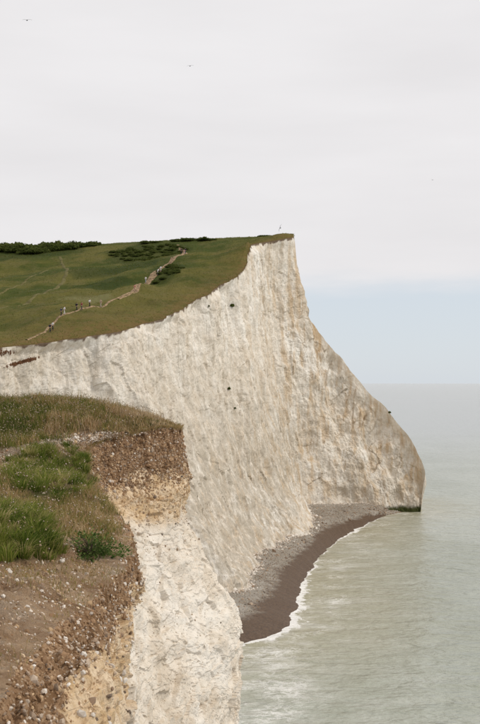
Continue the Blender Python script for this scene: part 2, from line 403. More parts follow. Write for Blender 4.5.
ridgefoot = np.array([(37, 296, 1.4), (40.5, 296, 1.2), (43.6, 296, 0.6), (46.5, 296, -.3), (48.7, 296, -.5), (50.4, 296, -.5), (51.6, 296.2, -.5), (52.3, 296.6, -.5), (52.9, 297, -.6)], float)
RIM = at(rimc[:, 0], rimc[:, 1], rimc[:, 2]); RIDGE = at(ridgec[:, 0], ridgec[:, 1], ridgec[:, 2])
RIDGE[-1, 2] = -0.5
foot[:, 2] -= 3.0; ridgefoot[:, 2] -= 2.0
TOP = np.r_[RIM, RIDGE]; FOOT = np.r_[foot, ridgefoot]
d_ = np.linalg.norm(np.diff((TOP + FOOT) / 2, axis=0), axis=1); T = np.r_[0, np.cumsum(d_)]
NR = len(RIM)
NU, NV = 820, 330
tn = np.linspace(0, T[-1], NU)
top = pchip(T, TOP, tn); ft = pchip(T, FOOT, tn)
isr = sstep(T[NR - 1] - 0.5, T[NR - 1] + 2.0, tn)            # 0 on the grass rim, 1 on the bare ridge
q = np.c_[tn, 0 * tn, 0 * tn]
jag = (fbm(q / 14.0, 5, 0.62) * 1.9 + (ridged(q / 6.0 + 5, 3)) * 0.55) * (1 - 0.72 * sstep(T[NR - 1] - 75, T[NR - 1] - 50, tn))
jagdir = np.array([0.93, -0.36])
jagv = (jag * (1 - isr) * sstep(0, 8, T[NR - 1] - tn + 8 * isr))[:, None] * jagdir * 0.9
top[:, 2] += isr * (fbm(q / 5 + 3, 4) * 0.7) * sstep(0, 25, top[:, 2])
top[:, 0] += isr * fbm(q / 4 + 9, 4) * 0.5
v = np.linspace(0, 1, NV) ** 0.95
P = ft[:, None] * (1 - v)[None, :, None] + top[:, None] * v[None, :, None]
P[..., :2] += jagv[:, None] * (v ** 14)[None, :, None]
for _ in range(12): jagv[1:-1] = (jagv[:-2] + jagv[1:-1] + jagv[2:]) / 3
P[..., :2] += jagv[:, None] * (v ** 1.5 - v ** 14)[None, :, None]
bulge = np.sin(np.pi * v)                                          # steep above, a little concave
n0 = normals(P); n0 = -n0 if n0[NU // 2, NV // 2, 1] > 0 else n0
def smooth_dir(n_, it):
    n_ = n_.copy()
    for _ in range(it):
        n_[1:-1] = (n_[:-2] + n_[1:-1] + n_[2:]) / 3; n_[:, 1:-1] = (n_[:, :-2] + n_[:, 1:-1] + n_[:, 2:]) / 3
    return n_ / np.linalg.norm(n_, axis=-1, keepdims=True)
n0 = smooth_dir(n0, 250)
wallness = (1 - sstep(T[NR - 1] - 30, T[NR - 1] + 25, tn))[:, None]
tipf = sstep(0, 12, T[-1] - tn)[:, None]
P += n0 * (-(bulge[None] ** 1) * (3.2 * wallness + 1.0) * tipf)[..., None]
P += n0 * (2.2 * np.exp(-v / 0.06)[None] * wallness)[..., None]      # scree skirt
isw = sstep(T[NR - 1] - 25, T[NR - 1] + 12, tn)
fade = (sstep(0, 0.035, 1 - v)[None] * (1 - isw)[:, None] + sstep(0, 0.20, 1 - v)[None] * isw[:, None]) * (0.35 + 0.65 * sstep(0, 0.06, v))[None]
low = sstep(0, 12, np.linalg.norm(top - ft, axis=1))[:, None]
L1 = fbm(P * (1/17., 1/17., 1/70.), 3) * 2.9
L2 = fbm(P * (1/6., 1/6., 1/22.) + 3, 3) * 0.5
L3 = fbm(P * (1/3.2, 1/3.2, 1/5.), 5, 0.62) * 0.36
w1, c1, w1b = worley(P * (1/2.9, 1/2.9, 1/3.6) + fbm(P / 5., 3)[..., None] * 0.7, True)
w2, c2 = worley(P * (1/0.95, 1/0.95, 1/1.1) + 4)
L4 = (c1 - 0.5) * 0.42 - w1 * 0.18 - 0.14 * sstep(.10, .0, w1b - w1) + (c2 - 0.5) * 0.16 - w2 * 0.10
bed = P[..., 2] + 0.06 * P[..., 0] + fbm(P / 14., 3) * 2.2
L4 = L4 * .5 + facets(P / (4.2, 4.2, 8.5) + fbm(P / 7., 2)[..., None] * .3) * .36 + facets(P / (1.3, 1.3, 2.2) + 9) * .14
L5 = (np.abs(((bed / 3.2) % 1) - 0.5) - 0.25) * 0.18
disp = (L1 + L2 + L3 + L4 + L5) * fade * (0.25 + 0.75 * low)
# rounded bulges, hollows and the notch where the headland meets the wall
notch = np.exp(-((tn - T[NR - 1] + 13) / 6.0) ** 2)[:, None] * (1 - .6 * v)[None] * 2.4
n1_ = normals(P); n1_ = -n1_ if n1_[NU // 2, NV // 2, 1] > 0 else n1_
sm = smooth_dir(n1_, 200)
corner = np.exp(-((tn - T[NR - 1] + 12) / 22.0) ** 2)[:, None]
disp = disp - L1 * fade * (0.25 + 0.75 * low) * 0.3 * corner + (fbm(P / (7., 7., 9.) + 5, 4, .5) * 1.0) * fade * low * sstep(T[NR - 1] - 30, T[NR - 1] + 10, tn)[:, None]
P2 = P + sm * ((disp - notch * fade) * (.12 + .88 * tipf))[..., None]
zz = P2[..., 2]
px_, py_ = pix(P2)
depth = np.linalg.norm(P2 - P2[:, -1:, :], axis=-1)
cap = 0.9 * sstep(0.7, 0.3, depth + fbm(P2 / 2.2, 4) * 0.9 + 0.22 * sstep(275, 240, P2[..., 1])) * (1 - isr)[:, None]
edgefan = sstep(26, 2, depth) * isr[:, None]
head = sstep(215, 300, px_)
stain = np.clip(0.16 + 0.42 * sstep(40, 12, zz) * sstep(310, 270, px_) + 0.58 * head + 0.42 * edgefan + 0.35 * np.exp(-((px_ - 300) / 14) ** 2 - ((py_ - 440) / 60) ** 2), 0, 0.92)
slip = 0.9 * np.exp(-(((px_ - 22) / 20) ** 2 + ((py_ - 362 + 0.27 * (px_ - 22)) / 2.6) ** 2) ** 1.0)
slip += 0.7 * np.exp(-(((px_ - 5) / 9) ** 2 + ((py_ - 352) / 4) ** 2))
weed = sstep(2.2, 0.9, zz + fbm(P2 / 1.5, 3) * 0.5) * sstep(330, 385, px_)
Vs = [P2.reshape(-1, 3)]; Q = [quads(NU, NV)]
# the far side of the headland and the coast beyond it
kb = np.where(tn > T[NR - 1] - 0.5)[0]; rb = P2[kb, -1]
NB = 40; s = np.linspace(0, 1, NB)
bf = rb.copy(); bf[:, 2] = -1.0; bf[:, 1] += 4 + 0.34 * np.maximum(rb[:, 2], 0); bf[:, 0] += 0.02 * rb[:, 2]
BK = rb[:, None] * (1 - s)[None, :, None] + bf[:, None] * s[None, :, None]
BK += (fbm(BK / 5., 4) * sstep(0, .15, s)[None] * 1.0)[..., None] * np.array([0.4, 0.9, 0.0])
off = len(Vs[0]); Vs.append(BK.reshape(-1, 3)); Q.append(quads(len(kb), NB, off))
rimend = P2[kb[0], -1]
yy = np.linspace(rimend[1], 560, 50)
tb = np.c_[rimend[0] + (yy - rimend[1]) * 0.052, yy, rimend[2] - (yy - rimend[1]) * 0.055]
fb = np.c_[rimend[0] + 6 + (yy - rimend[1]) * 0.08, yy + 16, 0 * yy - 1]
B2 = tb[:, None] * (1 - s)[None, :, None] + fb[:, None] * s[None, :, None]
B2[..., 0] += fbm(B2 / 6., 4) * sstep(0, .15, s)[None] * 1.3
off += BK.shape[0] * NB; Vs.append(B2.reshape(-1, 3)); Q.append(quads(50, NB, off))
nb = BK.shape[0] * NB + 50 * NB
def padz(a): return np.r_[a.ravel(), np.zeros(nb)]
cliff = mesh_obj('chalk_cliff', np.concatenate(Vs), Q, CHALK, smooth=False, attrs=dict(stain=padz(stain), cap=padz(cap), slip=padz(slip), weed=padz(weed), dirty=padz(0.85 * sstep(50, 14, zz) * sstep(320, 280, px_) + .45 * sstep(20, 4, zz) * sstep(300, 330, px_))))
tag(cliff, 'tall white chalk sea cliff ending in a sloping headland above the beach', kind='structure')

# ------------------------------------------------------------------ the down behind the rim
inner = np.array([(51, 333, 187), (20, 338, 181), (90, 312, 208), (110, 318, 202), (135, 292, 232), (160, 273, 258), (185, 257, 286), (0, 312, 222), (0, 282, 275), (40, 292, 250),
                  (100, 287, 250), (65, 263, 305), (140, 257, 300), (-100, 310, 225), (-100, 262, 320), (215, 262, 285), (225, 252, 300), (0, 330, 195),
                  (0, 250, 335), (50, 248, 340), (100, 244.5, 335), (150, 242, 330), (200, 239.5, 326), (240, 238, 322), (272, 236.5, 315), (288, 236.3, 309), (-100, 255, 340)], float)
far_ = np.array([(-150, 470, 62), (-90, 480, 66), (-20, 470, 66), (15, 470, 64), (24, 420, 72), (-150, 580, 45), (0, 580, 45), (30, 560, 58)], float)
CT = np.r_[RIM, at(inner[:, 0], inner[:, 1], inner[:, 2]), far_]
HT = RBF(CT, 1e-5)
iu = np.where(tn <= T[NR - 1] + 0.01)[0]
E = P2[iu, -1]                                      # the crumbling rim itself
NW = 260
w = np.r_[0, 0.12, np.linspace(0, 1, NW - 2)[1:] ** 1.9, 1.0][:NW]; w = np.sort(w)
w = np.r_[0, np.geomspace(0.0006, 1, NW - 1)] * 0.35 + 0.65 * np.linspace(0, 1, NW) ** 2.0
Es = E.copy()
for _ in range(300): Es[1:-1] = (Es[:-2] + Es[1:-1] + Es[2:]) / 3
far_end = Es[:, :2] * (560 / Es[:, 1])[:, None]
far_end[:, 0] = np.minimum(far_end[:, 0], 30)
G2 = Es[:, None, :2] * (1 - w)[None, :, None] + far_end[:, None] * w[None, :, None]
dist = np.linalg.norm(G2 - Es[:, None, :2], axis=-1)
G2 = G2 + (E - Es)[:, None, :2] * np.exp(-dist / 3.0)[..., None]
Gz = HT(G2)
dist = np.linalg.norm(G2 - E[:, None, :2], axis=-1)
dz_ = E[:, 2] - HT(E[:, :2]); dzs = dz_.copy()
for _ in range(60): dzs[1:-1] = (dzs[:-2] + dzs[1:-1] + dzs[2:]) / 3
Gz = Gz + dzs[:, None] * np.exp(-dist / 7.0) + (dz_ - dzs)[:, None] * np.exp(-dist / .8)
G = np.concatenate([G2, Gz[..., None]], -1)
gpx, gpy = pix(G)
und = sstep(0.5, 10, dist)
G[..., 2] += und * (fbm(G / (26, 26, 999), 4) * 2.1 + ridged(G / (9, 9, 999) + 4, 2) * 0.10) * sstep(330, 300, G[..., 1]) + und * fbm(G / (2.2, 2.2, 999), 3) * 0.16
G[:, 1:6, 2] += 0.12
def ell(px, py, cx, cy, rx, ry, ang=0):
    a = R(ang); dx, dy = px - cx, py - cy
    return ((dx * math.cos(a) + dy * math.sin(a)) / rx) ** 2 + ((-dx * math.sin(a) + dy * math.cos(a)) / ry) ** 2
nz = fbm(G / (8, 8, 99), 4)
scrub = np.zeros_like(dist)
for e in [(148, 252, 44, 8, -6), (167, 272, 19, 7, -14), (120, 268, 50, 4, -10), (100, 283, 42, 4, -8), (25, 255, 60, 6, -3)]:
    scrub = np.maximum(scrub, sstep(1.25, 0.5, ell(gpx, gpy, *e) + nz * 0.5))
scrub *= 0.8 + 0.2 * nz
pal = sstep(1.2, 0.4, ell(gpx, gpy, 86, 298.5, 30, 4.2, -4) + nz * 0.3)
rim = np.exp(-dist / 13.0)
edge = sstep(0.4, 0.02, dist + fbm(G / (1.2, 1.2, 9), 3) * 0.4) * 0.45
down = mesh_obj('grassy_down', G.reshape(-1, 3), quads(len(iu), NW), DOWN, attrs=dict(rim=rim, scrub=scrub, palegrass=pal, edge=edge))
tag(down, 'green grassy down sloping up behind the white cliff rim', kind='structure')

# height lookup on the actual grid (inverse-distance on nearest samples)
gflat = G.reshape(-1, 3)
def ground_at(xy):
    out = []; xy = np.atleast_2d(xy); lo_, hi_ = xy.min(0) - 6, xy.max(0) + 6
    gs = gflat[((gflat[:, :2] > lo_) & (gflat[:, :2] < hi_)).all(1)]
    for p in xy:
        d = ((gs[:, :2] - p) ** 2).sum(1); k = np.argpartition(d, 4)[:4]; ww = 1 / (d[k] + 1e-4)
        out.append((gs[k, 2] * ww).sum() / ww.sum())
    return np.array(out)
gp, gq = gpx.ravel(), gpy.ravel(); vis_lim = gflat[:, 1] < 335
def down_at_pixel(px, py):
    d = (gp - px) ** 2 + (gq - py) ** 2 + np.where(vis_lim, 0, 1e6)
    k = np.argpartition(d, 4)[:4]; ww = 1 / (d[k] + 1e-3)
    return (gflat[k] * ww[:, None]).sum(0) / ww.sum()
def strip(name, pts, width, mat, lift=0.13, wob=0.4, n=160):
    c = np.array([down_at_pixel(*p) for p in pts]); t = np.r_[0, np.cumsum(np.linalg.norm(np.diff(c, axis=0), axis=1))]
    tt = np.linspace(0, t[-1], n); c = catmull(t, c, tt)
    d = np.gradient(c[:, :2], axis=0); d /= np.linalg.norm(d, axis=1)[:, None]; nn = np.c_[-d[:, 1], d[:, 0]]
    ww = np.interp(tt / t[-1], np.linspace(0, 1, len(width)), width)
    ww = ww * (1 + 0.5 * fbm(np.c_[tt / 5, tt * 0, tt * 0 + 3], 3)); c[:, :2] += nn * (fbm(np.c_[tt / 6, tt * 0, tt * 0], 3) * wob)[:, None]
    k = np.linspace(-1, 1, 7)
    S = c[:, None, :2] + nn[:, None] * (k[None, :, None] * ww[:, None, None] / 2)
    z = ground_at(S.reshape(-1, 2)).reshape(n, 7) + lift * (1 - np.abs(k)[None] ** 3 * 1.3)
    return mesh_obj(name, np.concatenate([S, z[..., None]], -1).reshape(-1, 3), quads(n, 7), mat)
PATHM = mat_plain('worn_path', (0.25, 0.175, 0.105), 0.95, 0.55, 1.2, 0.1)
TRACKM = mat_plain('grass_track', (0.125, 0.11, 0.045), 0.95, 0.3, 0.8, 0.1)
path_pts = [(26, 339), (44, 330), (62, 321), (80, 314), (97, 308), (112, 300.5), (124, 296.5), (134, 290), (143, 281), (152, 275), (163, 269), (174, 263), (183, 257), (182, 250), (177, 245)]
o = strip('footpath', path_pts, [.6, .7, .6, .9, 1.0, 1.9, 1.6, 1.2, 1.9, .8], PATHM)
tag(o, 'worn pale earth footpath climbing the grassy down', kind='structure')
o = strip('footpath', [(118, 300), (130, 296), (139, 288), (147, 280.5), (157, 274)], [.6, 1.1, 1.0, .6], PATHM, 0.15)
tag(o, 'short pale branch of the footpath beside its steep stretch', kind='structure')
TR1 = [(60, 258), (63, 264), (67, 273), (63, 281), (52, 289), (40, 296), (26, 303), (8, 311), (-10, 318)]
o = strip('grass_track', TR1, [.9, 1.1, .9], TRACKM, 0.12)
tag(o, 'faint curving grass track across the green slope', kind='structure')
TR2 = [(48, 268), (30, 279), (14, 288), (-8, 296)]
o = strip('grass_track', TR2, [.9, .7], TRACKM, 0.12)
tag(o, 'faint straight grass track below the dark scrub', kind='structure')

# ------------------------------------------------------------------ grass blades and clumps
def blades(base, h, width, lean, seg=2, tint=None, up=None, la=None):
    """numpy blades: base (n,3); returns V, tris, tint"""
    n = len(base); a = rng.uniform(0, 2 * np.pi, n); la = rng.uniform(0, 2 * np.pi, n) if la is None else la
    side = np.c_[np.cos(a), np.sin(a), 0 * a] * (width / 2)[:, None]
    ld = np.c_[np.cos(la), np.sin(la), 0 * la] * (lean * h)[:, None]
    upv = np.array([0, 0, 1.0]) if up is None else up
    mid = base + upv * (0.55 * h)[:, None] + ld * 0.35; tip = base + upv * (h * (1 - 0.3 * lean))[:, None] + ld
    V = np.stack([base - side, base + side, mid - side * 0.75, mid + side * 0.75, tip], 1)
    k = np.arange(n)[:, None] * 5
    tr = np.concatenate([k + [0, 1, 3], k + [0, 3, 2], k + [2, 3, 4]])
    t = np.repeat(tint if tint is not None else rng.random(n), 5)
    return V.reshape(-1, 3), tr, t

def offpath(px, py):
    d = np.full(px.shape, 99.0)
    for pts in (path_pts, TR1, TR2):
        q_ = np.array(pts); t_ = np.linspace(0, len(q_) - 1, 90)
        for x, y in zip(np.interp(t_, np.arange(len(q_)), q_[:, 0]), np.interp(t_, np.arange(len(q_)), q_[:, 1])): d = np.minimum(d, np.hypot((px - x) * .5, py - y))
    return d > 2.0
# coarse tussocks over the far slope
iu_n, nw_n = dist.shape
wgt = (np.linalg.norm(np.cross(np.gradient(G, axis=0), np.gradient(G, axis=1)), axis=-1) * (G[..., 1] < 345) * (gpx > -25) * (dist > 0.15) * offpath(gpx, gpy)).ravel()
wgt *= 1 + 2.5 * np.exp(-dist.ravel() / 4)
k = rng.choice(len(gflat), 34000, p=wgt / wgt.sum())
bs = gflat[k] + np.c_[rng.normal(0, .25, (len(k), 2)), np.zeros(len(k)) - 0.04]
hh = rng.uniform(0.08, 0.28, len(k)); sc_ = scrub.ravel()[k]; rm = rim.ravel()[k]
tint = np.clip(rng.normal(0.45, 0.16, len(k)) - 0.45 * sc_ + 0.3 * rm + 0.25 * nz.ravel()[k] + .3 * pal.ravel()[k], 0, 1)
Vb, tb_, ti = blades(bs, hh * (1 + 1.0 * sc_), rng.uniform(0.08, 0.22, len(k)), rng.uniform(0.5, 1.3, len(k)), tint=np.clip(tint, .25, 1))
DG = mat_blades('down_tussock', [(0, (0.07, 0.088, 0.02)), (0.35, (0.135, 0.15, 0.035)), (0.6, (0.20, 0.19, 0.055)), (1, (0.31, 0.22, 0.10))], 0.9, 0.55)
o = mesh_obj('down_grass', Vb, tb_, DG, attrs=dict(tint=ti)); tag(o, 'rough grass tussocks covering the far green down', 'grass', kind='stuff')

# leafy bush meshes (unit size), shared
def leaf_cloud(n, seed, flat=0.6, leaf=0.09):
    r = np.random.default_rng(seed)
    d = r.normal(size=(n, 3)); d /= np.linalg.norm(d, axis=1)[:, None]; d[:, 2] = np.abs(d[:, 2])
    rad = (r.uniform(0.35, 1, n) ** 0.5) * (0.82 + 0.30 * perlin(d * 2.3 + seed * 3.1)) * (0.95 + 0.25 * perlin(d * 6 + seed))
    c = d * rad[:, None]; c[:, 2] *= flat
    a = r.normal(size=(n, 3)); a /= np.linalg.norm(a, axis=1)[:, None]; b = np.cross(a, d + 0.3 * r.normal(size=(n, 3))); b /= np.linalg.norm(b, axis=1)[:, None] + 1e-6
    s = r.uniform(0.6, 1.4, n)[:, None] * leaf
    V = np.stack([c - a * s, c + b * s * 0.5, c + a * s, c - b * s * 0.5], 1).reshape(-1, 3)
    Qd = np.arange(n * 4).reshape(n, 4); t = np.repeat(np.clip(r.normal(0.45, 0.2, n) + 0.35 * perlin(c * 3 + seed), 0, 1), 4)
    return V, Qd, t
SCRUB = mat_blades('scrub_leaf', [(0, (0.05, 0.068, 0.016)), (0.5, (0.10, 0.125, 0.03)), (1, (0.17, 0.18, 0.055))], 0.9, 0.5)
STEM = mat_plain('bush_stem', (0.09, 0.065, 0.045))
def tube(pts, rad, n=6):
    pts = np.asarray(pts, float); V = []
    for i, (p, r_) in enumerate(zip(pts, rad)):
        d = pts[min(i + 1, len(pts) - 1)] - pts[max(i - 1, 0)]; d /= np.linalg.norm(d)
        u = np.cross(d, [0.31, 0.95, 0.1]); u /= np.linalg.norm(u); w_ = np.cross(d, u)
        a = np.linspace(0, 2 * np.pi, n, endpoint=False)
        V.append(p + r_ * (np.cos(a)[:, None] * u + np.sin(a)[:, None] * w_))
    V = np.concatenate(V); m = len(pts); F_ = []
    for i in range(m - 1):
        for j in range(n): F_.append((i * n + j, i * n + (j + 1) % n, (i + 1) * n + (j + 1) % n, (i + 1) * n + j))
    return V, np.array(F_)
crowns, stems = [], []
for k in range(4):
    V_, Q_, t_ = leaf_cloud(1500, 11 + k); oo = mesh_obj('crown', V_, Q_, SCRUB, attrs=dict(tint=t_), smooth=False); crowns.append(oo.data); bpy.data.objects.remove(oo)
    vs_, fs_, off_ = [], [], 0
    for j in range(5):
        a = j * 1.26 + k; p = [(0, 0, -0.15), (0.12 * math.cos(a), 0.12 * math.sin(a), 0.15), (0.5 * math.cos(a), 0.5 * math.sin(a), 0.38)]
        V_, F_ = tube(p, [0.05, 0.035, 0.015]); vs_.append(V_); fs_.append(F_ + off_); off_ += len(V_)
    oo = mesh_obj('stem', np.concatenate(vs_), np.concatenate(fs_), STEM); stems.append(oo.data); bpy.data.objects.remove(oo)
def bush(xyz, rx, ry, rz, label, group, name='scrub_bush'):
    e = bpy.data.objects.new(name, None); COL.objects.link(e); e.location = xyz; e.rotation_euler = (0, 0, random.uniform(0, 6.28))
    e.scale = (rx, ry, rz); k = random.randrange(4)
    for nm, d in (('crown', crowns[k]), ('stem', stems[k])):
        c = bpy.data.objects.new(nm, d); COL.objects.link(c); c.parent = e
    tag(e, label, 'bush', group); return e
# hedge-like scrub along the left skyline
for i in range(44):
    px = -14 + i * 2.56 + random.uniform(-1, 1)
    Yb = random.uniform(322, 338); yb = np.interp(px, [-14, 40, 60, 100], [250, 249, 247.5, 245]) + random.uniform(-1.5, 5) * np.interp(px, [40, 90], [1, .3])
    p = down_at_pixel(px, yb)
    s_ = random.uniform(3.4, 5.4) * np.interp(px, [0, 60, 98], [1, 0.9, 0.45])
    bush(p, s_ * 1.25, s_, s_ * random.uniform(0.75, 1.05), 'dark green bush in the scrub hedge along the skyline', 'scrub bushes on the skyline')
for i in range(80):
    a_ = random.uniform(0, 6.28); r_ = random.random() ** .5; px = 148 + 38 * r_ * math.cos(a_); yb = 252 - 0.09 * (px - 148) + 6 * r_ * math.sin(a_); p = down_at_pixel(px, yb)
    s_ = random.uniform(0.8, 1.5); bush(p, s_ * 1.3, s_, s_ * random.uniform(.8, 1.2), 'low dark bush in the scrub patch above the upper footpath', 'low scrub above the footpath')
for i in range(36):
    a_ = random.uniform(0, 6.28); r_ = random.random() ** .5; px = 168 + 15 * r_ * math.cos(a_); yb = 273.5 - 0.25 * (px - 168) + 5 * r_ * math.sin(a_); p = down_at_pixel(px, yb)
    s_ = random.uniform(.7, 1.2); bush(p, s_ * 1.3, s_, s_ * random.uniform(.8, 1.2), 'low dark bush between the footpath and the cliff rim', 'low scrub below the footpath')
for px, yb, s_ in [(148, 243.5, 2.2), (156, 243, 1.8), (178, 241.5, 2.0), (190, 240.8, 2.4), (203, 240.3, 2.6), (211, 240, 1.6), (262, 236.8, 1.4), (268, 236.6, 1.2)]:
    bush(down_at_pixel(px, yb), s_ * 1.8, s_, s_ * 0.75, 'small dark bush on the bare skyline of the down', 'bushes on the bare skyline')

# small plants rooted in the cliff face
fl = P2.reshape(-1, 3); fpx, fpy = px_.ravel(), py_.ravel()
def cliff_at(px, py):
    k = np.argmin((fpx - px) ** 2 + (fpy - py) ** 2); return fl[k]
for px, py, s_, lab in [(232, 305.5, 0.9, 'green plant rooted high in the white cliff below the rim'), (220, 309, 0.7, 'small brownish plant on a ledge of the white cliff'),
                        (209, 306, 0.45, 'tiny plant clinging just under the cliff rim'), (229, 388, 0.7, 'green tuft halfway down the white cliff face'),
                        (235, 408, 0.5, 'small green tuft lower on the white cliff face'), (395, 410, 0.75, 'dark bush on the sloping headland ridge above the sea')]:
    p = cliff_at(px, py) + np.array([0.05, -0.15, -0.2]); bush(p, s_ * .85, s_ * 0.6, s_ * 1.5, lab, None, 'cliff_plant')

# ------------------------------------------------------------------ beach
wlpx = np.array([(415, 513.5), (388, 516), (372, 521), (350, 532), (334, 543), (318, 558), (307, 574), (300, 590), (295, 606), (290, 622), (283, 630), (266, 636), (243, 641), (200, 655), (140, 665)], float)
wl_ = at(wlpx[:, 0], wlpx[:, 1], 38 * F / (wlpx[:, 1] - 383)); wl_[:, 2] = 0
tw = np.r_[0, np.cumsum(np.linalg.norm(np.diff(wl_, axis=0), axis=1))]; NBU = 420; ts = np.linspace(0, tw[-1], NBU)
wlc = catmull(tw, wl_, ts); cus = fbm(np.c_[ts / 9, ts * 0, ts * 0], 4) * 1.0; cus2 = fbm(np.c_[ts / 3, ts * 0, ts * 0 + 7], 3) * 0.35
wlc[:, 0] += cus + cus2; wlc[:, 1] -= 0.4 * cus
bt = np.array([(56, 302), (47, 300), (40, 301), (31, 300), (24, 298), (18, 292), (14, 268), (10, 250), (4, 232), (-1, 212), (-4, 192), (-8, 178), (-16, 170), (-30, 163), (-45, 158)], float)
btc = pchip(np.linspace(0, 1, len(bt)), bt, np.linspace(0, 1, NBU))
NBV = 90; s = np.linspace(-0.35, 1, NBV)
BP = wlc[:, None, :2] * (1 - s)[None, :, None] + btc[:, None] * s[None, :, None]
bz = np.where(s < 0, s * 3.5, 3.0 * s ** 0.8 + 0.25 * np.exp(-((s - 0.42) / 0.06) ** 2))[None] * np.ones((NBU, 1))
bz = bz * sstep(-1, 30, ts)[:, None].clip(0.12, 1) - 0.7 * sstep(22, 6, ts)[:, None]
BB = np.concatenate([BP, bz[..., None]], -1); BB[..., 2] += fbm(BB / 3., 4) * 0.12 * np.clip(s, 0, 1)[None]
beach = mesh_obj('beach', BB.reshape(-1, 3), quads(NBU, NBV), BEACH, attrs=dict(wet=np.broadcast_to(np.interp(s, [0, .12, .30, .75], [1, .85, .5, 0])[None], (NBU, NBV)).copy()))
tag(beach, 'narrow shingle beach, dark and wet along the waterline', kind='structure')

# stones (icosahedra knocked out of shape)
ph = (1 + 5 ** 0.5) / 2
ICO = np.array([(-1, ph, 0), (1, ph, 0), (-1, -ph, 0), (1, -ph, 0), (0, -1, ph), (0, 1, ph), (0, -1, -ph), (0, 1, -ph), (ph, 0, -1), (ph, 0, 1), (-ph, 0, -1), (-ph, 0, 1)]) / math.hypot(1, ph)
ICF = np.array([(0, 11, 5), (0, 5, 1), (0, 1, 7), (0, 7, 10), (0, 10, 11), (1, 5, 9), (5, 11, 4), (11, 10, 2), (10, 7, 6), (7, 1, 8), (3, 9, 4), (3, 4, 2), (3, 2, 6), (3, 6, 8), (3, 8, 9), (4, 9, 5), (2, 4, 11), (6, 2, 10), (8, 6, 7), (9, 8, 1)])
def stones(pos, size, tint):
    n = len(pos); sc = size[:, None] * rng.uniform(0.55, 1.25, (n, 3)); sh = 1 + rng.uniform(-0.28, 0.28, (n, 12))
    V_ = ICO[None] * sh[..., None]
    q = rng.normal(size=(n, 4)); q /= np.linalg.norm(q, axis=1)[:, None]; w_, x, y, z = q.T
    M_ = np.stack([1-2*(y*y+z*z), 2*(x*y-z*w_), 2*(x*z+y*w_), 2*(x*y+z*w_), 1-2*(x*x+z*z), 2*(y*z-x*w_), 2*(x*z-y*w_), 2*(y*z+x*w_), 1-2*(x*x+y*y)], -1).reshape(n, 3, 3)
    V_ = np.einsum('nij,nkj->nki', M_, V_ * sc[:, None]) + pos[:, None]
    return V_.reshape(-1, 3), (ICF[None] + (np.arange(n) * 12)[:, None, None]).reshape(-1, 3), np.repeat(tint, 12)
a = rng.integers(20, NBU - 1, 5200); b = rng.integers(int(NBV * .48), NBV - 6, 5200)
V_, F_, t_ = stones(BB[a, b] + rng.normal(0, .2, (5200, 3)) * (1, 1, 0), rng.uniform(0.05, 0.16, 5200) * np.where(rng.random(5200) < 0.04, 2.6, 1), np.where(b > NBV * .8, rng.uniform(.4, 1, 5200), rng.random(5200) * .6))
o = mesh_obj('beach_stones', V_, F_, FLINT, attrs=dict(tint=t_), smooth=False); tag(o, 'scattered stones and chalk lumps lying on the shingle beach', 'stones', kind='stuff')

# chalk rubble fallen along the cliff foot
ku = np.where((P2[:, 0, 1] > 168) & (tn < T[NR - 1] + 5))[0]; ku = rng.choice(ku, 1500); kr = np.argmin(np.abs(P2[ku, :, 2] - 2.6), axis=1)
rp = P2[ku, kr] + np.abs(rng.normal(0, .9, len(ku)))[:, None] * np.array([.95, -.3, 0]); bfl = BB.reshape(-1, 3)
rp[:, 2] = [bfl[np.argmin(((bfl[:, :2] - p_[:2]) ** 2).sum(1)), 2] for p_ in rp]
V_, F_, t_ = stones(rp, rng.uniform(.08, .26, len(ku)) * np.where(rng.random(len(ku)) < .07, 2.4, 1), np.clip(rng.normal(.9, .12, len(ku)), 0, 1))
o = mesh_obj('chalk_rubble', V_, F_, FLINT, attrs=dict(tint=t_), smooth=False); tag(o, 'pale chalk rubble fallen along the foot of the tall cliff', 'stones', kind='stuff')

# ------------------------------------------------------------------ sea
cols = np.r_[np.linspace(-2500, -160, 24), np.linspace(-150, 640, 330), np.linspace(660, 3500, 24)]
rows = np.r_[np.linspace(20, 90, 12), np.linspace(92, 340, 330), np.geomspace(345, 80000, 70)]
SX = (cols[:, None] - 240) / F * rows[None]; SY = np.broadcast_to(rows[None], SX.shape)
S3 = np.stack([SX, SY, 0 * SX], -1)
# distance to the waterline (polyline samples) and to the rock of the headland / near cliff foot
shore_pts = np.r_[wlc[::3, :2], np.c_[np.linspace(36, 54, 30), np.linspace(294, 295, 30)], np.c_[np.full(20, 54.0), np.linspace(296, 325, 20)]]
near_pts = np.array([(2.5, y) for y in np.linspace(5, 40, 30)])
def dmin(X, pts):
    d = np.full(X.shape[:2], 1e9)
    for p in pts: d = np.minimum(d, (X[..., 0] - p[0]) ** 2 + (X[..., 1] - p[1]) ** 2)
    return np.sqrt(d)
dsh = dmin(S3, shore_pts); dn = dmin(S3, near_pts)
ch = fbm(np.stack([SX / 12, SY / 12, 0 * SX], -1), 4)
dw = dmin(S3, wlc[::2, :2])
swash = np.clip(1.05 - dw / np.maximum(.5, 1.4 + 1.3 * sstep(235, 160, SY) + 2.6 * ch), 0, 1.1) * sstep(296, 270, SY)
spx, spy = pix(S3)
foam = np.clip(0.75 * np.exp(-dw / 7) + 1.25 * sstep(635, 700, spy + 22 * ch) * sstep(350, 255, spx + 25 * ch) + 0.2 * np.exp(-dw / 22) + 0.55 * np.exp(-((dw - 6 - 4 * ch) / 1.3) ** 2) * sstep(260, 200, SY) + 0.12 * sstep(640, 700, spy), 0, 1)
far_haze = sstep(250, 900, SY)  # weight of the painted haze, growing with distance
z = 0.10 * fbm(np.stack([SX / 9 + SY / 30, SY / 5, 0 * SX], -1), 3) * sstep(1.0, 6, dsh) * (SY < 345)
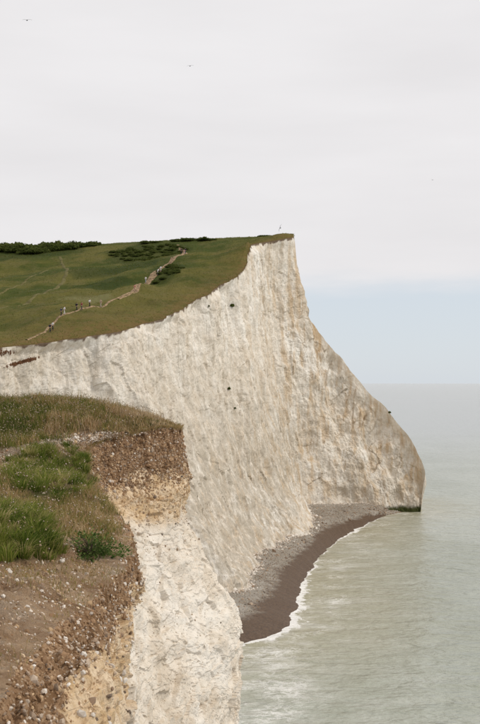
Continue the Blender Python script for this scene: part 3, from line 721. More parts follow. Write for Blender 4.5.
S3 = S3.copy(); S3[..., 2] = z
sea = mesh_obj('sea', S3.reshape(-1, 3), quads(*SX.shape), SEA, attrs=dict(shore=np.minimum(dsh, 500), swash=swash, foam=foam, far_haze=far_haze))
tag(sea, 'calm milky grey-green sea with foam along the beach', kind='structure')

# ------------------------------------------------------------------ the near clifftop
def A(px, py, Y): return tuple(at(px, py, Y))
K = 8   # points per profile, lip to sea
prof = [
 [(1.6, -6, 36.5), (1.9, -6, 36.0), (2.1, -6, 35.4), (2.3, -6, 34.6), (2.5, -6, 33), (2.8, -6, 30), (3.5, -6, 18), (5, -6, -1)],
 [(1.3, -1, 36.4), (1.55, -1, 35.9), (1.7, -1, 35.4), (1.9, -.9, 34.6), (2.1, -.8, 33), (2.4, -.8, 30), (3.2, -.5, 18), (5, -.5, -1)],
 [(0.75, 1.4, 36.38), (1.0, 1.6, 35.9), (1.1, 1.7, 35.4), (1.3, 1.8, 34.6), (1.5, 1.9, 33), (1.8, 2, 30), (2.8, 2.5, 18), (4.5, 3, -1)],
 [(-0.35, 3.0, 36.33), (-.15, 3.3, 36.0), (-.05, 3.4, 35.6), (.05, 3.5, 34.8), (.2, 3.6, 33.2), (.6, 3.9, 30), (2, 5, 18), (4, 6, -1)],
 [(-1.2, 4.6, 36.28), (-1.0, 4.8, 36.0), (-.85, 4.9, 35.6), (-.72, 5, 34.8), (-.55, 5.1, 33.2), (-.2, 5.4, 30), (1.4, 7, 18), (3.5, 8, -1)],
 [A(32, 655, 6.1), A(62, 683, 6.15), A(92, 712, 6.2), (-.83, 6.3, 35.2), (-.75, 6.4, 33.4), (-.5, 6.7, 30), (1.1, 8.6, 18), (3.3, 10, -1)],
 [A(92, 600, 8.0), A(108, 632, 8.0), A(120, 672, 8.0), A(124, 724, 8.1), (-.93, 8.2, 33.6), (-.75, 8.5, 30), (.8, 10.4, 18), (3, 12, -1)],
 [A(127, 560, 9.6), A(133, 590, 9.6), A(131, 625, 9.6), A(122, 680, 9.7), (-1.22, 9.9, 34.0), (-1.1, 10.5, 30), (.5, 12.4, 18), (2.8, 14, -1)],
 [A(121, 520, 13.0), A(126, 545, 12.9), A(122, 575, 12.9), A(116, 620, 12.9), (-1.6, 13, 34.2), (-1.45, 13.2, 31), (.3, 14.4, 18), (2.6, 16, -1)],
 [A(98, 486, 16.2), A(104, 506, 16.1), A(112, 535, 15.6), A(120, 580, 15.2), A(126, 640, 14.8), A(134, 724, 14.4), (.2, 15.6, 18), (2.5, 17, -1)],
 [A(92, 447, 18.2), A(100, 482, 17.9), A(112, 515, 17.5), A(126, 560, 16.9), A(138, 640, 16.2), A(150, 724, 15.6), (.3, 16.2, 18), (2.5, 18, -1)],
 [A(132, 435, 18.8), A(137, 481, 18.6), A(142, 525, 18.2), A(154, 575, 17.8), A(172, 650, 17.4), A(186, 730, 17.0), (.4, 17.2, 18), (2.6, 19, -1)],
 [A(164, 428, 19.2), A(171, 474, 19.1), A(170, 522, 18.9), A(184, 570, 18.9), A(208, 645, 18.8), A(218, 730, 18.6), (.8, 18.6, 18), (2.8, 20.5, -1)],
 [A(180, 430, 19.8), A(186, 472, 19.8), A(181, 515, 19.8), A(201, 556, 20.1), A(238, 634, 20.6), A(236, 730, 20.8), (1.2, 20.6, 18), (3, 23, -1)],
 [A(174, 425, 20.6), A(181, 470, 20.7), A(178, 515, 20.9), A(196, 556, 21.4), A(232, 634, 22.1), A(230, 730, 22.6), (1.0, 22.6, 18), (2.8, 26, -1)],
 [(-2.6, 22.4, 37.32), (-2.5, 22.6, 36.4), (-2.4, 22.9, 35.6), (-2.1, 23.3, 34.5), (-1.5, 24, 32.9), (-1.2, 24.6, 31), (-.2, 26, 18), (1.5, 30, -1)],
 [(-6, 24.6, 37.45), (-6, 24.9, 36.5), (-6, 25.2, 35.6), (-5.8, 25.6, 34.5), (-5.5, 26.4, 32.9), (-5.3, 27, 31), (-4.7, 29, 18), (-4, 33, -1)],
 [(-14, 27, 37.6), (-14, 27.3, 36.6), (-14, 27.6, 35.6), (-14, 28, 34.5), (-14, 28.8, 32.9), (-14, 29.4, 31), (-14, 31, 18), (-14, 35, -1)],
 [(-24, 28, 37.9), (-24, 28.3, 36.8), (-24, 28.6, 35.6), (-24, 29, 34.5), (-24, 29.8, 32.9), (-24, 30.4, 31), (-24, 32, 18), (-24, 36, -1)],
]
PR = np.array(prof, float)
lt = np.r_[0, np.cumsum(np.linalg.norm(np.diff(PR[:, :5].mean(1), axis=0), axis=1) + 0.2)]
# denser where the camera sees it
FU, FV = 640, 420
wd = np.interp(lt, lt, [0.15, .15, .2, .5, 1.3, 2.2, 2.2, 1.8, 1.5, 2.0, 2.6, 2.6, 2.6, 2.4, 1.6, .5, .2, .1, .1])
cum = np.r_[0, np.cumsum((wd[1:] + wd[:-1]) / 2 * np.diff(lt))]
tu = np.interp(np.linspace(0, cum[-1], FU), cum, lt)
PU = catmull(lt, PR, tu)                                       # FU,K,3
kv = np.array([0, 1, 2, 3.2, 5.0, 7.2, 9.6, 11.4]); vv = np.interp(np.linspace(0, 1, FV), [0, .8, .93, 1], [0, 7.2, 9.6, 11.4])
FP = np.swapaxes(pchip(kv, np.swapaxes(PU, 0, 1), vv), 0, 1)      # FU,FV,3
fn = normals(FP); fn = -fn if fn[FU // 2, FV // 3, 0] < 0 else fn
for _ in range(14):
    fn[1:-1] = (fn[:-2] + fn[1:-1] + fn[2:]) / 3; fn[:, 1:-1] = (fn[:, :-2] + fn[:, 1:-1] + fn[:, 2:]) / 3
fn /= np.linalg.norm(fn, axis=-1, keepdims=True)
dl = np.linalg.norm(FP - FP[:, :1], axis=-1)
vis = np.broadcast_to(vv[None], dl.shape)
soil = sstep(1.35, 0.75, vis + fbm(FP / .4, 4, .6) * 0.5)
ytone = FP[:, :1, 1]
ochre = np.clip(sstep(2.5, 1.6, vis) + sstep(4.0, 2.6, vis) * 0.85 * sstep(11.5, 9.5, ytone), 0, 1)
rough = np.where(ytone < 11.5, 1.25, 1.0)
ff = sstep(0, 0.5, vis) * 0.85 + 0.15
wa, ca, wa2 = worley(FP / (.75, .75, .34) + (0, 0, 1) * (FP[..., :1] * 1.6) + fbm(FP / .5, 3)[..., None] * 0.35, True); wb, cb, wb2 = worley(FP / (.15, .15, .10) + 3 + fbm(FP / .2, 2)[..., None] * .3, True)
D1 = fbm(FP / (1.6, 1.6, 2.2), 3) * 0.09
D2 = fbm(FP / .42, 5, 0.62) * 0.02
D3 = ((ca - 0.5) * 0.10 - 0.04 * sstep(.10, 0, wa2 - wa) + (cb - 0.5) * 0.018 - 0.008 * sstep(.14, 0, wb2 - wb))
bedn = FP[..., 2] + 0.6 * FP[..., 0] + fbm(FP / 1.3, 3) * 0.25
D3 = D3 * .4 + facets(FP / (.62, .62, .42) + fbm(FP / .6, 2)[..., None] * .25) * .085 + facets(FP / (.19, .19, .13) + 5) * .028
D4 = (np.abs(((bedn / .42) % 1) - .5) - .25) * 0.085 * sstep(2.0, 3.0, vis)
soft = np.where(vis < 1, 0.6, 1.0)
D5 = 0.09 * np.exp(-((vis - 1.35) / .25) ** 2) * sstep(15, 17, ytone)
FP2 = FP + fn * (D5[..., None] + ((D1 + (D2 + D3) * rough + D4) * ff * soft)[..., None])
# lip wanders
lipn = fbm(np.c_[tu / 0.5, 0 * tu, 0 * tu + 2], 5, .65) * 0.09
FP2[..., :2] += fn[..., :2] * (lipn[:, None] * np.exp(-dl / 0.4))[..., None]
nface = mesh_obj('near_cliff', FP2.reshape(-1, 3), quads(FU, FV), NEAR, smooth=False, attrs=dict(soil=soil, ochre=ochre))
tag(nface, 'crumbling near cliff edge of brown flinty soil over ochre and white chalk', kind='structure')
# top
gc = np.array([(0, 600, 7.0), (0, 692, 5.2), (20, 542, 9.2), (60, 592, 8.0), (100, 565, 9.3), (50, 476, 14), (90, 503, 13.4), (0, 476, 14), (30, 446, 17), (0, 447, 17.5), (65, 444, 17.6), (112, 431, 18.6),
               (155, 423, 19.4), (0, 404, 23), (40, 401, 22.5), (100, 406, 21.6), (130, 412, 21), (160, 420, 20.4)], float)
GC = np.r_[at(gc[:, 0], gc[:, 1], gc[:, 2]), PR[:, 0], np.array([(-16, 12, 37.4), (-16, 3, 37.0), (-16, 22, 38.0), (0, 0, 36.4), (-5, 1, 36.5), (-5, -6, 36.6), (-14, -6, 37)])]
HN = RBF(GC, 2e-5)
LIP = FP2[:, 0]; CC = np.array([-16.0, 11.0])
NT = 330; w = np.linspace(0, 1, NT) ** 2.0
T2 = LIP[:, None, :2] * (1 - w)[None, :, None] + CC * w[None, :, None]
td = np.linalg.norm(T2 - LIP[:, None, :2], axis=-1)
tz = HN(T2); tz = tz + (LIP[:, 2] - HN(LIP[:, :2]))[:, None] * np.exp(-td / 0.7)
TP = np.concatenate([T2, tz[..., None]], -1)
bumpy = sstep(0, 0.4, td)
TP[..., 2] += bumpy * (fbm(TP / (1.1, 1.1, 9), 4) * 0.07 + fbm(TP / (.25, .25, 9), 5, .65) * 0.05)
tpx, tpy = pix(TP); nzt = fbm(TP / (.7, .7, 9), 4)
infront = TP[..., 1] > 2.5
line = np.interp(tpx, [-60, 0, 60, 100, 132, 164, 180, 200], [460, 450, 437, 431, 434, 430, 432, 436])
mound = sstep(4, -6, tpy - line + nzt * 4) * (TP[..., 1] > 15)
pale = sstep(-3, 2, tpy - line) * sstep(10, 4, tpy - line) * (TP[..., 1] > 13) * sstep(128, 95, tpx)
tuft1 = sstep(1.25, 0.5, ell(tpx, tpy, 52, 473, 50, 27, -2) + nzt * .4) * infront
tuft2 = sstep(1.25, 0.5, ell(tpx, tpy, 12, 536, 50, 28, 8) + nzt * .4) * infront
dryg = sstep(1.3, 0.5, ell(tpx, tpy, 45, 508, 75, 35, 12) + nzt * .6) * infront
left = sstep(10, -60, tpx)
turf = np.clip(mound + tuft1 + tuft2 + dryg * 0.7, 0, 1)
top_o = mesh_obj('clifftop', TP.reshape(-1, 3), quads(FU, NT), GROUND, attrs=dict(turf=turf, pale=pale))
tag(top_o, 'bare brown earth and turf on top of the near cliff', kind='structure')

tf = TP.reshape(-1, 3)
area = (np.linalg.norm(np.cross(np.gradient(TP, axis=0), np.gradient(TP, axis=1)), axis=-1) * infront).ravel()
seen = ((tpx > -40) & (tpy < 760)).ravel()
def scatter(weight, n):
    w_ = weight.ravel() * area * seen; k_ = rng.choice(len(tf), n, p=w_ / w_.sum()); return k_
nzf = nzt.ravel()
def jit(k_, s_): return tf[k_] + np.c_[rng.normal(0, s_, (len(k_), 2)), np.full(len(k_), -0.01)]
GR = mat_blades('clifftop_grass', [(0, (0.05, 0.075, 0.014)), (0.3, (0.125, 0.15, 0.03)), (0.55, (0.26, 0.225, 0.07)), (0.8, (0.42, 0.265, 0.13)), (1, (0.55, 0.42, 0.26))], 0.7, 0.3)
# mound turf: olive to brown, seed heads
k = scatter(mound, 52000); mpx = tpx.ravel()[k]
cl, cn = worley(tf[k] / (.45, .45, 5)); ti = np.clip(rng.normal(0.46, 0.19, len(k)) + .5 * (cn - .5) + 0.46 * sstep(60, 150, mpx) + 0.25 * nzf[k] - 0.12 * sstep(40, 0, mpx), 0, 1)
V1, F1, t1 = blades(jit(k, .02), rng.uniform(.05, .19, len(k)) * (.45 + 1.0 * (1 - cl) * (.5 + cn)) * np.where(rng.random(len(k)) < .03, 1.8, 1) * (1 - .5 * sstep(110, 175, mpx)), rng.uniform(.006, .014, len(k)), rng.uniform(.1, .8, len(k)), tint=ti)
k = scatter(dryg * (1 - tuft1) * (1 - tuft2), 13000)
V2, F2, t2 = blades(jit(k, .02), rng.uniform(.04, .14, len(k)), rng.uniform(.004, .009, len(k)), rng.uniform(.2, .9, len(k)), tint=np.clip(rng.normal(.62, .2, len(k)) + .3 * nzf[k], 0, 1))
k = scatter((1 - turf) * (0.10 + sstep(.1, .5, nzt) + 1.5 * sstep(1.2, .4, ell(tpx, tpy, 60, 575, 70, 18))), 9000)
V3, F3, t3 = blades(jit(k, .02), rng.uniform(.015, .06, len(k)), rng.uniform(.003, .006, len(k)), rng.uniform(.2, .9, len(k)), tint=np.clip(rng.normal(.7, .2, len(k)), 0, 1))
o = mesh_obj('clifftop_grass', np.r_[V1, V2, V3], np.r_[F1, F2 + len(V1), F3 + len(V1) + len(V2)], GR, attrs=dict(tint=np.r_[t1, t2, t3]))
tag(o, 'dry olive and brown turf growing on the near clifftop', 'grass', kind='stuff')
# the two lush tufts
LG = mat_blades('lush_grass', [(0, (0.05, 0.085, 0.012)), (0.35, (0.13, 0.175, 0.026)), (0.7, (0.245, 0.265, 0.05)), (1, (0.48, 0.38, 0.18))], 0.6, 0.35)
for msk, ncl, lab in ((tuft1, 190, 'lush green grass patch below the bare pale strip'), (tuft2, 170, 'lush green grass patch beside the leafy dark plant')):
    kc = scatter(msk ** .7, ncl); per = 95; cen = np.repeat(tf[kc], per, 0); n = len(cen)
    la = rng.uniform(0, 6.28, n); r_ = np.abs(rng.normal(0, .035, n)); base = cen + np.c_[r_ * np.cos(la), r_ * np.sin(la), np.full(n, -.015)]
    size = np.repeat(rng.uniform(.45, 1.15, ncl) * (.5 + .6 * msk.ravel()[kc]), per); ct = np.repeat(rng.normal(.5, .26, ncl) + .3 * nzf[kc], per)
    V_, F_, t_ = blades(base, rng.uniform(.08, .26, n) * size, rng.uniform(.005, .010, n), rng.uniform(.25, 1.25, n), tint=np.clip(ct + rng.normal(0, .16, n) + .45 * (rng.random(n) < .12), 0, 1), la=la + rng.normal(0, .5, n))
    o = mesh_obj('grass_patch', V_, F_, LG, attrs=dict(tint=t_)); tag(o, lab, 'grass', kind='stuff')
# tiny flower and seed heads
k = scatter(mound * (1 - .7 * sstep(100, 160, tpx)) + 0.35 * tuft1 + 0.3 * dryg + .2 * tuft2, 5200)
hp = jit(k, .03) + np.c_[np.zeros((len(k), 2)), rng.uniform(.07, .21, len(k))]
V_, F_, t_ = stones(hp, rng.uniform(.005, .011, len(k)), rng.random(len(k)) * .93)
st = tf[k]; sV, sF, sT = blades(st, hp[:, 2] - st[:, 2], np.full(len(k), .004), np.full(len(k), .02), tint=rng.uniform(.1, .4, len(k)))
FW = mat_blades('seed_heads', [(0, (0.20, 0.16, 0.07)), (0.5, (0.38, 0.29, 0.20)), (0.88, (0.48, 0.38, 0.33)), (1, (0.70, 0.64, 0.56))], 0.8, 0.0)
o = mesh_obj('flower_heads', np.r_[V_, sV], np.r_[F_, sF + len(V_)], FW, attrs=dict(tint=np.r_[t_, sT * 0.3])); tag(o, 'tiny pale flower and seed heads dotted over the turf', 'flowers', kind='stuff')

# flints in the soil face and over the bare earth (small ones joined)
ff3 = FP2.reshape(-1, 3); fa = np.linalg.norm(np.cross(np.gradient(FP2, axis=0), np.gradient(FP2, axis=1)), axis=-1)
fpx2, fpy2 = pix(FP2)
see = (FP2[..., 1] > 5) & (fpx2 > -20) & (fpx2 < 270) & (fpy2 < 780) & (np.arange(FU)[:, None] < FU * .9)
wt = fa * see * (soil * 1.0 + 0.32 * sstep(3.1, 1.0, vis) + 0.02 * sstep(6, 3, vis)) * (1 + 1.5 * np.exp(-((vis - 1.05) / .16) ** 2)); wt = wt.ravel()
k = rng.choice(len(ff3), 5200, p=wt / wt.sum()); near_k = ff3[k, 1] < 11.5
sz = np.where(near_k, rng.uniform(.006, .018, len(k)), rng.uniform(.007, .021, len(k))) * np.where(rng.random(len(k)) < .06, 1.8, 1)
V1, F1, t1 = stones(ff3[k] + rng.normal(0, .008, (len(k), 3)), sz, np.clip(rng.normal(.45, .26, len(k)) + .16 * near_k, 0, 1))
k = scatter((1 - turf) * (.5 + sstep(-.1, .4, nzt)) + 1.0 * pale + .15 * dryg, 17000)
V2, F2, t2 = stones(jit(k, .01), rng.uniform(.003, .009, len(k)) * (1 + 0.05 * tf[k, 1]) * np.where(rng.random(len(k)) < .06, 2, 1), np.clip(rng.normal(.65, .27, len(k)), 0, 1))
o = mesh_obj('flint_pebbles', np.r_[V1, V2], np.r_[F1, F2 + len(V1)], FLINT, attrs=dict(tint=np.r_[t1, t2]), smooth=False)
tag(o, 'small pale flints stuck in the soil of the near cliff edge', 'stones', kind='stuff')
# crumbs of earth and ochre chalk
CLOD = mat_blades('earth_clods', [(0, (0.14, 0.08, 0.04)), (0.5, (0.32, 0.20, 0.115)), (0.8, (0.52, 0.37, 0.22)), (1, (0.68, 0.54, 0.38))], 0.97, 0.0)
k = scatter((1 - turf) * (.3 + sstep(-.2, .4, nzt)), 9000)
V1, F1, t1 = stones(jit(k, .01), rng.uniform(.003, .009, len(k)) * (1 + 0.05 * tf[k, 1]) * np.where(rng.random(len(k)) < .05, 2.2, 1), np.clip(rng.normal(.45, .25, len(k)), 0, 1))
wq = (fa * see * sstep(2.2, .6, vis) * np.where(FP2[..., 1] < 11.5, 1.6, 1)).ravel(); k = rng.choice(len(ff3), 12000, p=wq / wq.sum()); nk = ff3[k, 1] < 11.5
V2, F2, t2 = stones(ff3[k], np.where(nk, rng.uniform(.004, .014, len(k)), rng.uniform(.008, .026, len(k))) * np.where(rng.random(len(k)) < .06, 2., 1), np.clip(rng.normal(.4, .2, len(k)) + .5 * sstep(.9, 1.5, vis.ravel()[k]), 0, 1))
o = mesh_obj('earth_clods', np.r_[V1, V2], np.r_[F1, F2 + len(V1)], CLOD, attrs=dict(tint=np.r_[t1, t2]), smooth=False)
tag(o, 'brown crumbs of earth along the eroding near cliff edge', 'earth', kind='stuff')
# turf hanging over the lip
kl = np.where((LIP[:, 1] > 15) & (LIP[:, 1] < 23) & (LIP[:, 0] > -3.2))[0]; kl = rng.choice(kl, 3500)
bs = LIP[kl] + rng.normal(0, .03, (len(kl), 3)) * (1, 1, .3) - fn[kl, 0] * rng.uniform(0, .12, len(kl))[:, None]; dd_ = fn[kl, 0]
V_, F_, t_ = blades(bs, rng.uniform(.05, .13, len(kl)), rng.uniform(.005, .010, len(kl)), rng.uniform(.8, 1.8, len(kl)), tint=np.clip(rng.normal(.72, .17, len(kl)), 0, 1), la=np.arctan2(dd_[:, 1], dd_[:, 0]) + rng.normal(0, .9, len(kl)))
o = mesh_obj('overhanging_grass', V_, F_, GR, attrs=dict(tint=t_)); tag(o, 'brown grass fringe overhanging the flinty soil face', 'grass', kind='stuff')
# larger flints one by one
big = []
for j in range(8):
    V_, F_, t_ = stones(np.zeros((1, 3)), np.array([1.0]), np.array([[.08, .3, .45, .55, .65, .8, .9, 1][j]]))
    oo = mesh_obj('flint_stone', V_, F_, FLINT, attrs=dict(tint=t_), smooth=False); big.append(oo.data); bpy.data.objects.remove(oo)
wt2 = fa * see * (FP2[..., 1] < 11) * sstep(3.6, 1.2, vis) * (.35 + sstep(.9, 1.4, vis)); wt2 = wt2.ravel()
for kk in rng.choice(len(ff3), 120, p=wt2 / wt2.sum()):
    c = bpy.data.objects.new('flint_stone', random.choice(big)); COL.objects.link(c); c.parent = nface; c.location = ff3[kk]
    s_ = random.uniform(.016, .036); c.scale = (s_ * random.uniform(.8, 1.4), s_, s_ * random.uniform(.6, 1)); c.rotation_euler = [random.uniform(0, 6) for _ in range(3)]
wt3 = fa * see * (FP2[..., 1] > 15) * (soil + .5 * sstep(3.2, 1.5, vis)); wt3 = wt3.ravel()
for kk in rng.choice(len(ff3), 60, p=wt3 / wt3.sum()):
    c = bpy.data.objects.new('flint_stone', random.choice(big)); COL.objects.link(c); c.parent = nface; c.location = ff3[kk]
    s_ = random.uniform(.025, .045); c.scale = (s_ * random.uniform(.8, 1.4), s_, s_ * random.uniform(.6, 1)); c.rotation_euler = [random.uniform(0, 6) for _ in range(3)]
for kk in scatter((1 - turf) + .1 * dryg, 90):
    c = bpy.data.objects.new('flint_stone', random.choice(big[2:])); COL.objects.link(c); c.parent = top_o; c.location = tf[kk]
    s_ = random.uniform(.010, .020) * (1 + .05 * tf[kk, 1]); c.scale = (s_ * random.uniform(.8, 1.4), s_, s_ * random.uniform(.6, 1)); c.rotation_euler = [random.uniform(0, 6) for _ in range(3)]

# leafy dark plant at the edge: rosette of broad leaves on stems
LEAF = mat_blades('plant_leaf', [(0, (0.045, 0.085, 0.02)), (0.6, (0.11, 0.165, 0.04)), (1, (0.21, 0.25, 0.09))], 0.8, 0.25)
kx = np.argmin((tpx.ravel() - 90) ** 2 + (tpy.ravel() - 556) ** 2 + 1e5 * ~infront.ravel()); pb = tf[kx]
pe = bpy.data.objects.new('leafy_plant', None); COL.objects.link(pe); pe.location = pb
tag(pe, 'dark green broad-leaved plant at the brink of the bare earth', 'plant')
n = 1500; ang = rng.uniform(0, 6.28, n); rr = rng.uniform(0, 1, n) ** .6 * .30 * (1 + .35 * np.sin(3 * ang + 1)); hz_ = rng.uniform(.0, .26, n) * (1.15 - rr / .42) * (.7 + .4 * np.sin(5 * ang))
c = np.c_[rr * np.cos(ang), rr * np.sin(ang) * .8, hz_]
d = np.c_[np.cos(ang), np.sin(ang), rng.uniform(-.2, .8, n)] + rng.normal(0, .4, (n, 3)); d /= np.linalg.norm(d, axis=1)[:, None]
sd_ = np.cross(d, rng.normal(size=(n, 3))); sd_ /= np.linalg.norm(sd_, axis=1)[:, None]; ln_ = rng.uniform(.015, .042, n)[:, None]; nr_ = np.cross(d, sd_)
V_ = np.stack([c, c + d * ln_ * .5 + sd_ * ln_ * .3 + nr_ * ln_ * .1, c + d * ln_, c + d * ln_ * .5 - sd_ * ln_ * .3 + nr_ * ln_ * .1, c + d * ln_ * .5 - nr_ * ln_ * .05], 1).reshape(-1, 3)
kq = np.arange(n)[:, None] * 5; F_ = np.concatenate([kq + [0, 1, 4], kq + [1, 2, 4], kq + [2, 3, 4], kq + [3, 0, 4]])
mesh_obj('foliage', V_, F_, LEAF, parent=pe, attrs=dict(tint=np.repeat(rng.random(n), 5)))
vs_, fs_, of = [], [], 0
for j in range(22):
    a_ = random.uniform(0, 6.28); r_ = random.uniform(.05, .2); h_ = random.uniform(.08, .2)
    V_, F_ = tube([(0, 0, -.03), (r_ * .4 * math.cos(a_), r_ * .4 * math.sin(a_), h_ * .6), (r_ * math.cos(a_), r_ * math.sin(a_), h_)], [.006, .004, .002], 5); vs_.append(V_); fs_.append(F_ + of); of += len(V_)
mesh_obj('stems', np.concatenate(vs_), np.concatenate(fs_), STEM, parent=pe)

# ------------------------------------------------------------------ walkers
SKIN = mat_plain('skin', (0.48, 0.30, 0.22), 0.6, 0.08)
_cm = {}
def cloth(c):
    if c not in _cm: _cm[c] = mat_plain('cloth_%d' % len(_cm), c, 0.9, 0.2, 9)
    return _cm[c]
def skin_mesh(name, verts, edges, radii, mat, parent, root=0):
    me = bpy.data.meshes.new(name); me.from_pydata(verts, edges, []); me.materials.append(mat)
    o = bpy.data.objects.new(name, me); COL.objects.link(o); o.parent = parent
    m = o.modifiers.new('skin', 'SKIN'); m.use_smooth_shade = True
    lay = me.skin_vertices[0].data
    for i, r_ in enumerate(radii): lay[i].radius = (r_ if isinstance(r_, tuple) else (r_, r_)); lay[i].use_root = (i == root)
    sb = o.modifiers.new('sub', 'SUBSURF'); sb.levels = 1; sb.render_levels = 1
    return o
def person(px, py, rz, label, top_c, leg_c, hair_c=(0.05, 0.03, 0.02), h=1.72, stride=0.2, pack=None, bare_legs=False, bend=0.0):
    e = bpy.data.objects.new('person', None); COL.objects.link(e); p = down_at_pixel(px, py); p = p.copy(); p[2] = ground_at(p[:2])[0] + 0.05
    e.location = p; e.rotation_euler = (0, 0, rz); k = h / 1.72; e.scale = (k, k, k)
    tag(e, label, 'person', 'walkers on the down')
    b = bend; S = stride
    pel = (0, 0, .93); wst = (0, .02 + .1 * b, 1.08); che = (0, .03 + .3 * b, 1.30 - .05 * b); nek = (0, .04 + .42 * b, 1.47 - .12 * b); hd = (0, .07 + .46 * b, 1.56 - .13 * b); crn = (0, .07 + .5 * b, 1.68 - .15 * b); nose = (0, .17 + .5 * b, 1.57 - .14 * b)
    hipL, hipR = (-.09, 0, .90), (.09, 0, .90)
    knL, knR = (-.10, S * .55 + .04, .49), (.10, -S * .35 + .04, .49)
    anL, anR = (-.10, S, .08), (.10, -S * 1.1, .10); toL, toR = (-.11, S + .17, .04), (.11, -S * 1.1 + .16, .03)
    shL, shR = (-.18, .03 + .36 * b, 1.40 - .08 * b), (.18, .03 + .36 * b, 1.40 - .08 * b)
    elL, elR = (-.24, -S * .5 + .3 * b, 1.13 - .05 * b), (.24, S * .5 + .3 * b, 1.13 - .05 * b)
    waL, waR = (-.24, -S * .6 + .10 + .3 * b, .90), (.24, S * .9 + .10 + .3 * b, .93)
    V = [pel, wst, che, nek, hd, crn, nose, hipL, knL, anL, toL, hipR, knR, anR, toR, shL, elL, waL, shR, elR, waR]
    Ed = [(0, 1), (1, 2), (2, 3), (3, 4), (4, 5), (4, 6), (0, 7), (7, 8), (8, 9), (9, 10), (0, 11), (11, 12), (12, 13), (13, 14), (2, 15), (15, 16), (16, 17), (2, 18), (18, 19), (19, 20)]
    rr = [.13, .12, .14, .055, .095, .07, .02, .085, .06, .042, .035, .085, .06, .042, .035, .06, .045, .035, .06, .045, .035]
    skin_mesh('body', V, Ed, rr, SKIN, e)
    g = .02
    skin_mesh('shirt', [pel, wst, che, (0, nek[1], nek[2] - .04), shL, elL, shR, elR], [(0, 1), (1, 2), (2, 3), (2, 4), (4, 5), (2, 6), (6, 7)], [.15, .145, .165, .075, .085, .068, .085, .068], cloth(top_c), e)
    end = (lambda a, b_: a) if bare_legs else (lambda a, b_: b_)
    skin_mesh('trousers', [(0, 0, 1.0), pel, hipL, knL, end((-.10, S * .6 + .03, .44), anL), hipR, knR, end((.10, -S * .4 + .03, .44), anR)], [(0, 1), (1, 2), (2, 3), (3, 4), (1, 5), (5, 6), (6, 7)],
              [.135, .15, .108, .082, .066, .108, .082, .066], cloth(leg_c), e)
    skin_mesh('hair', [(0, hd[1] - .05, hd[2] - .02), (0, hd[1] - .035, hd[2] + .06), (0, crn[1] - .02, crn[2] + .01)], [(0, 1), (1, 2)], [.085, .10, .075], cloth(hair_c), e)
    for a, t in ((anL, toL), (anR, toR)): skin_mesh('shoe', [(a[0], a[1] - .04, a[2] - .03), (t[0], t[1], t[2])], [(0, 1)], [.055, .05], cloth((.06, .05, .05)), e)
    if pack: skin_mesh('backpack', [(0, -.17 + .1 * b, 1.05), (0, -.19 + .2 * b, 1.22), (0, -.15 + .3 * b, 1.40)], [(0, 1), (1, 2)], [.13, .16, .12], cloth(pack), e)
    return e
WH, DK, NV_, GY = (.74, .72, .70), (.025, .025, .03), (.05, .06, .10), (.32, .33, .36)
person(49.6, 331.5, -.9, 'walker in black with a dark backpack, last pair on the lower path', DK, DK, pack=(.03, .03, .035))
person(52.8, 330.0, -.9, 'walker in a white top and dark trousers beside one in black', WH, DK, (.08, .05, .03))
person(60.8, 321.8, -.9, 'walker in dark clothes just behind a companion in white', NV_, DK)
person(64.3, 320.2, -1.0, 'auburn-haired walker in white top and pale trousers on the lower path', WH, (.55, .52, .48), (.22, .07, .04))
person(76.6, 315.0, -.9, 'walker in black beside a companion in red', DK, DK, pack=(.02, .02, .02))
person(81.2, 314.4, -.9, 'walker in a dull red jacket on the lower path', (.28, .07, .06), (.06, .05, .06))
person(89.8, 310.6, -.8, 'lone walker in white shirt and dark trousers on the middle path', WH, DK)
person(101.3, 307.3, 2.3, 'walker in beige coming down where the path widens', (.45, .33, .24), (.40, .34, .28), (.12, .08, .05))
person(134.5, 291.0, -.7, 'walker in salmon pink on the steep part of the path', (.52, .24, .17), (.42, .25, .19), bare_legs=True)
person(145.8, 278.6, 2.5, 'walker in white top and grey trousers beside the steep path', WH, GY)
person(157.6, 274.4, -.9, 'walker in white leaning uphill above the steep path', WH, (.5, .48, .46), bend=.6)
person(160.6, 273.0, -.9, 'second walker in white with pale grey shorts beside the leaning one', (.78, .76, .75), (.6, .58, .56), bare_legs=True)
person(181.2, 256.8, -.4, 'walker in black at the top of the path with others', DK, DK)
person(185.2, 254.2, -.4, 'tall walker in black standing highest on the path', DK, NV_, h=1.85, pack=(.02, .02, .02))
person(184.0, 259.2, 2.6, 'walker in pink top and bare legs near the path top', (.55, .33, .28), (.5, .36, .3), bare_legs=True)
person(171.5, 265.6, 2.3, 'walker in tan clothes descending below the path top', (.42, .28, .19), (.35, .25, .18))

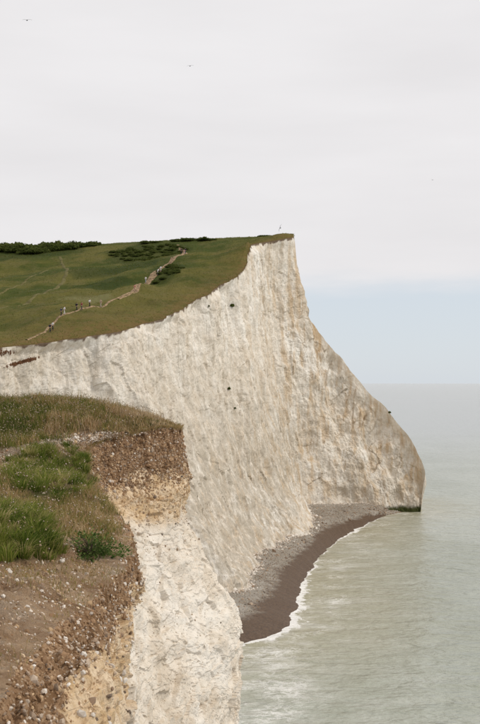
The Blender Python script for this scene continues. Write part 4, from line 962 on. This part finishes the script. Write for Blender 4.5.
# ------------------------------------------------------------------ gulls
GULL = mat_plain('gull_grey', (0.07, 0.07, 0.075), 0.8, 0.25, 6); GW = mat_plain('gull_bill', (0.4, 0.28, 0.08), 0.6)
def gull_mesh(flap):
    # one continuous skin over a body axis with two bent wings, flattened afterwards
    n = 12; xs = np.linspace(-.30, .26, 15); rad = np.interp(xs, [-.30, -.22, -.05, .08, .17, .22, .26], [.035, .05, .085, .08, .055, .05, .012])
    a = np.linspace(0, 2 * np.pi, n, endpoint=False); V = []
    for x, r_ in zip(xs, rad):
        fl_ = 0.45 if x < -.2 else 1.0
        for t in a: V.append((math.cos(t) * r_ * (1.5 if x < -.2 else 1), x, math.sin(t) * r_ * fl_ + (0.03 if x > .15 else 0)))
    Fq = [(i * n + j, i * n + (j + 1) % n, (i + 1) * n + (j + 1) % n, (i + 1) * n + j) for i in range(14) for j in range(n)]
    tri = []
    for sgn in (-1, 1):
        span = [(.0, .0), (.25, .13), (.45, .14), (.75, .03)]; chord = [.17, .16, .12, .02]; sweep = [.05, .09, .06, -.12]
        base = len(V); m = 8; av = np.linspace(0, 2 * np.pi, m, endpoint=False)
        for (sx, sz), c, sw in zip(span, chord, sweep):
            for t in av: V.append((sgn * sx, sw + math.cos(t) * c * .5 - .02, .03 + sz * flap + math.sin(t) * max(.012, c * .09)))
        for i in range(3):
            for j in range(m): Fq.append((base + i * m + j, base + i * m + (j + 1) % m, base + (i + 1) * m + (j + 1) % m, base + (i + 1) * m + j))
    return np.array(V), np.array(Fq)
def gull(px, py, Y, rot, flap, label):
    V, Fq = gull_mesh(flap); o = mesh_obj('gull', V, Fq, GULL); o.location = at(px, py, Y); o.rotation_euler = rot
    hd = mesh_obj('bill', *tube([(0, .25, .03), (0, .29, .025), (0, .33, .015)], [.016, .012, .003], 6), GW, parent=o)
    tag(o, label, 'gull', 'gulls in the sky'); return o
gull(27, 20.3, 150, (.25, -.16, .45), .55, 'dark gull gliding highest under the grey cloud')
gull(190, 66, 205, (.2, -.2, .4), .6, 'smaller gull with raised wing in the cloudy sky')
gull(432.5, 180, 430, (.1, .1, .5), .8, 'distant gull, a mere speck over the sea')
gull(280.3, 228, 185, (.1, -1.25, .3), .5, 'banking gull with upright wings just above the cliff summit')
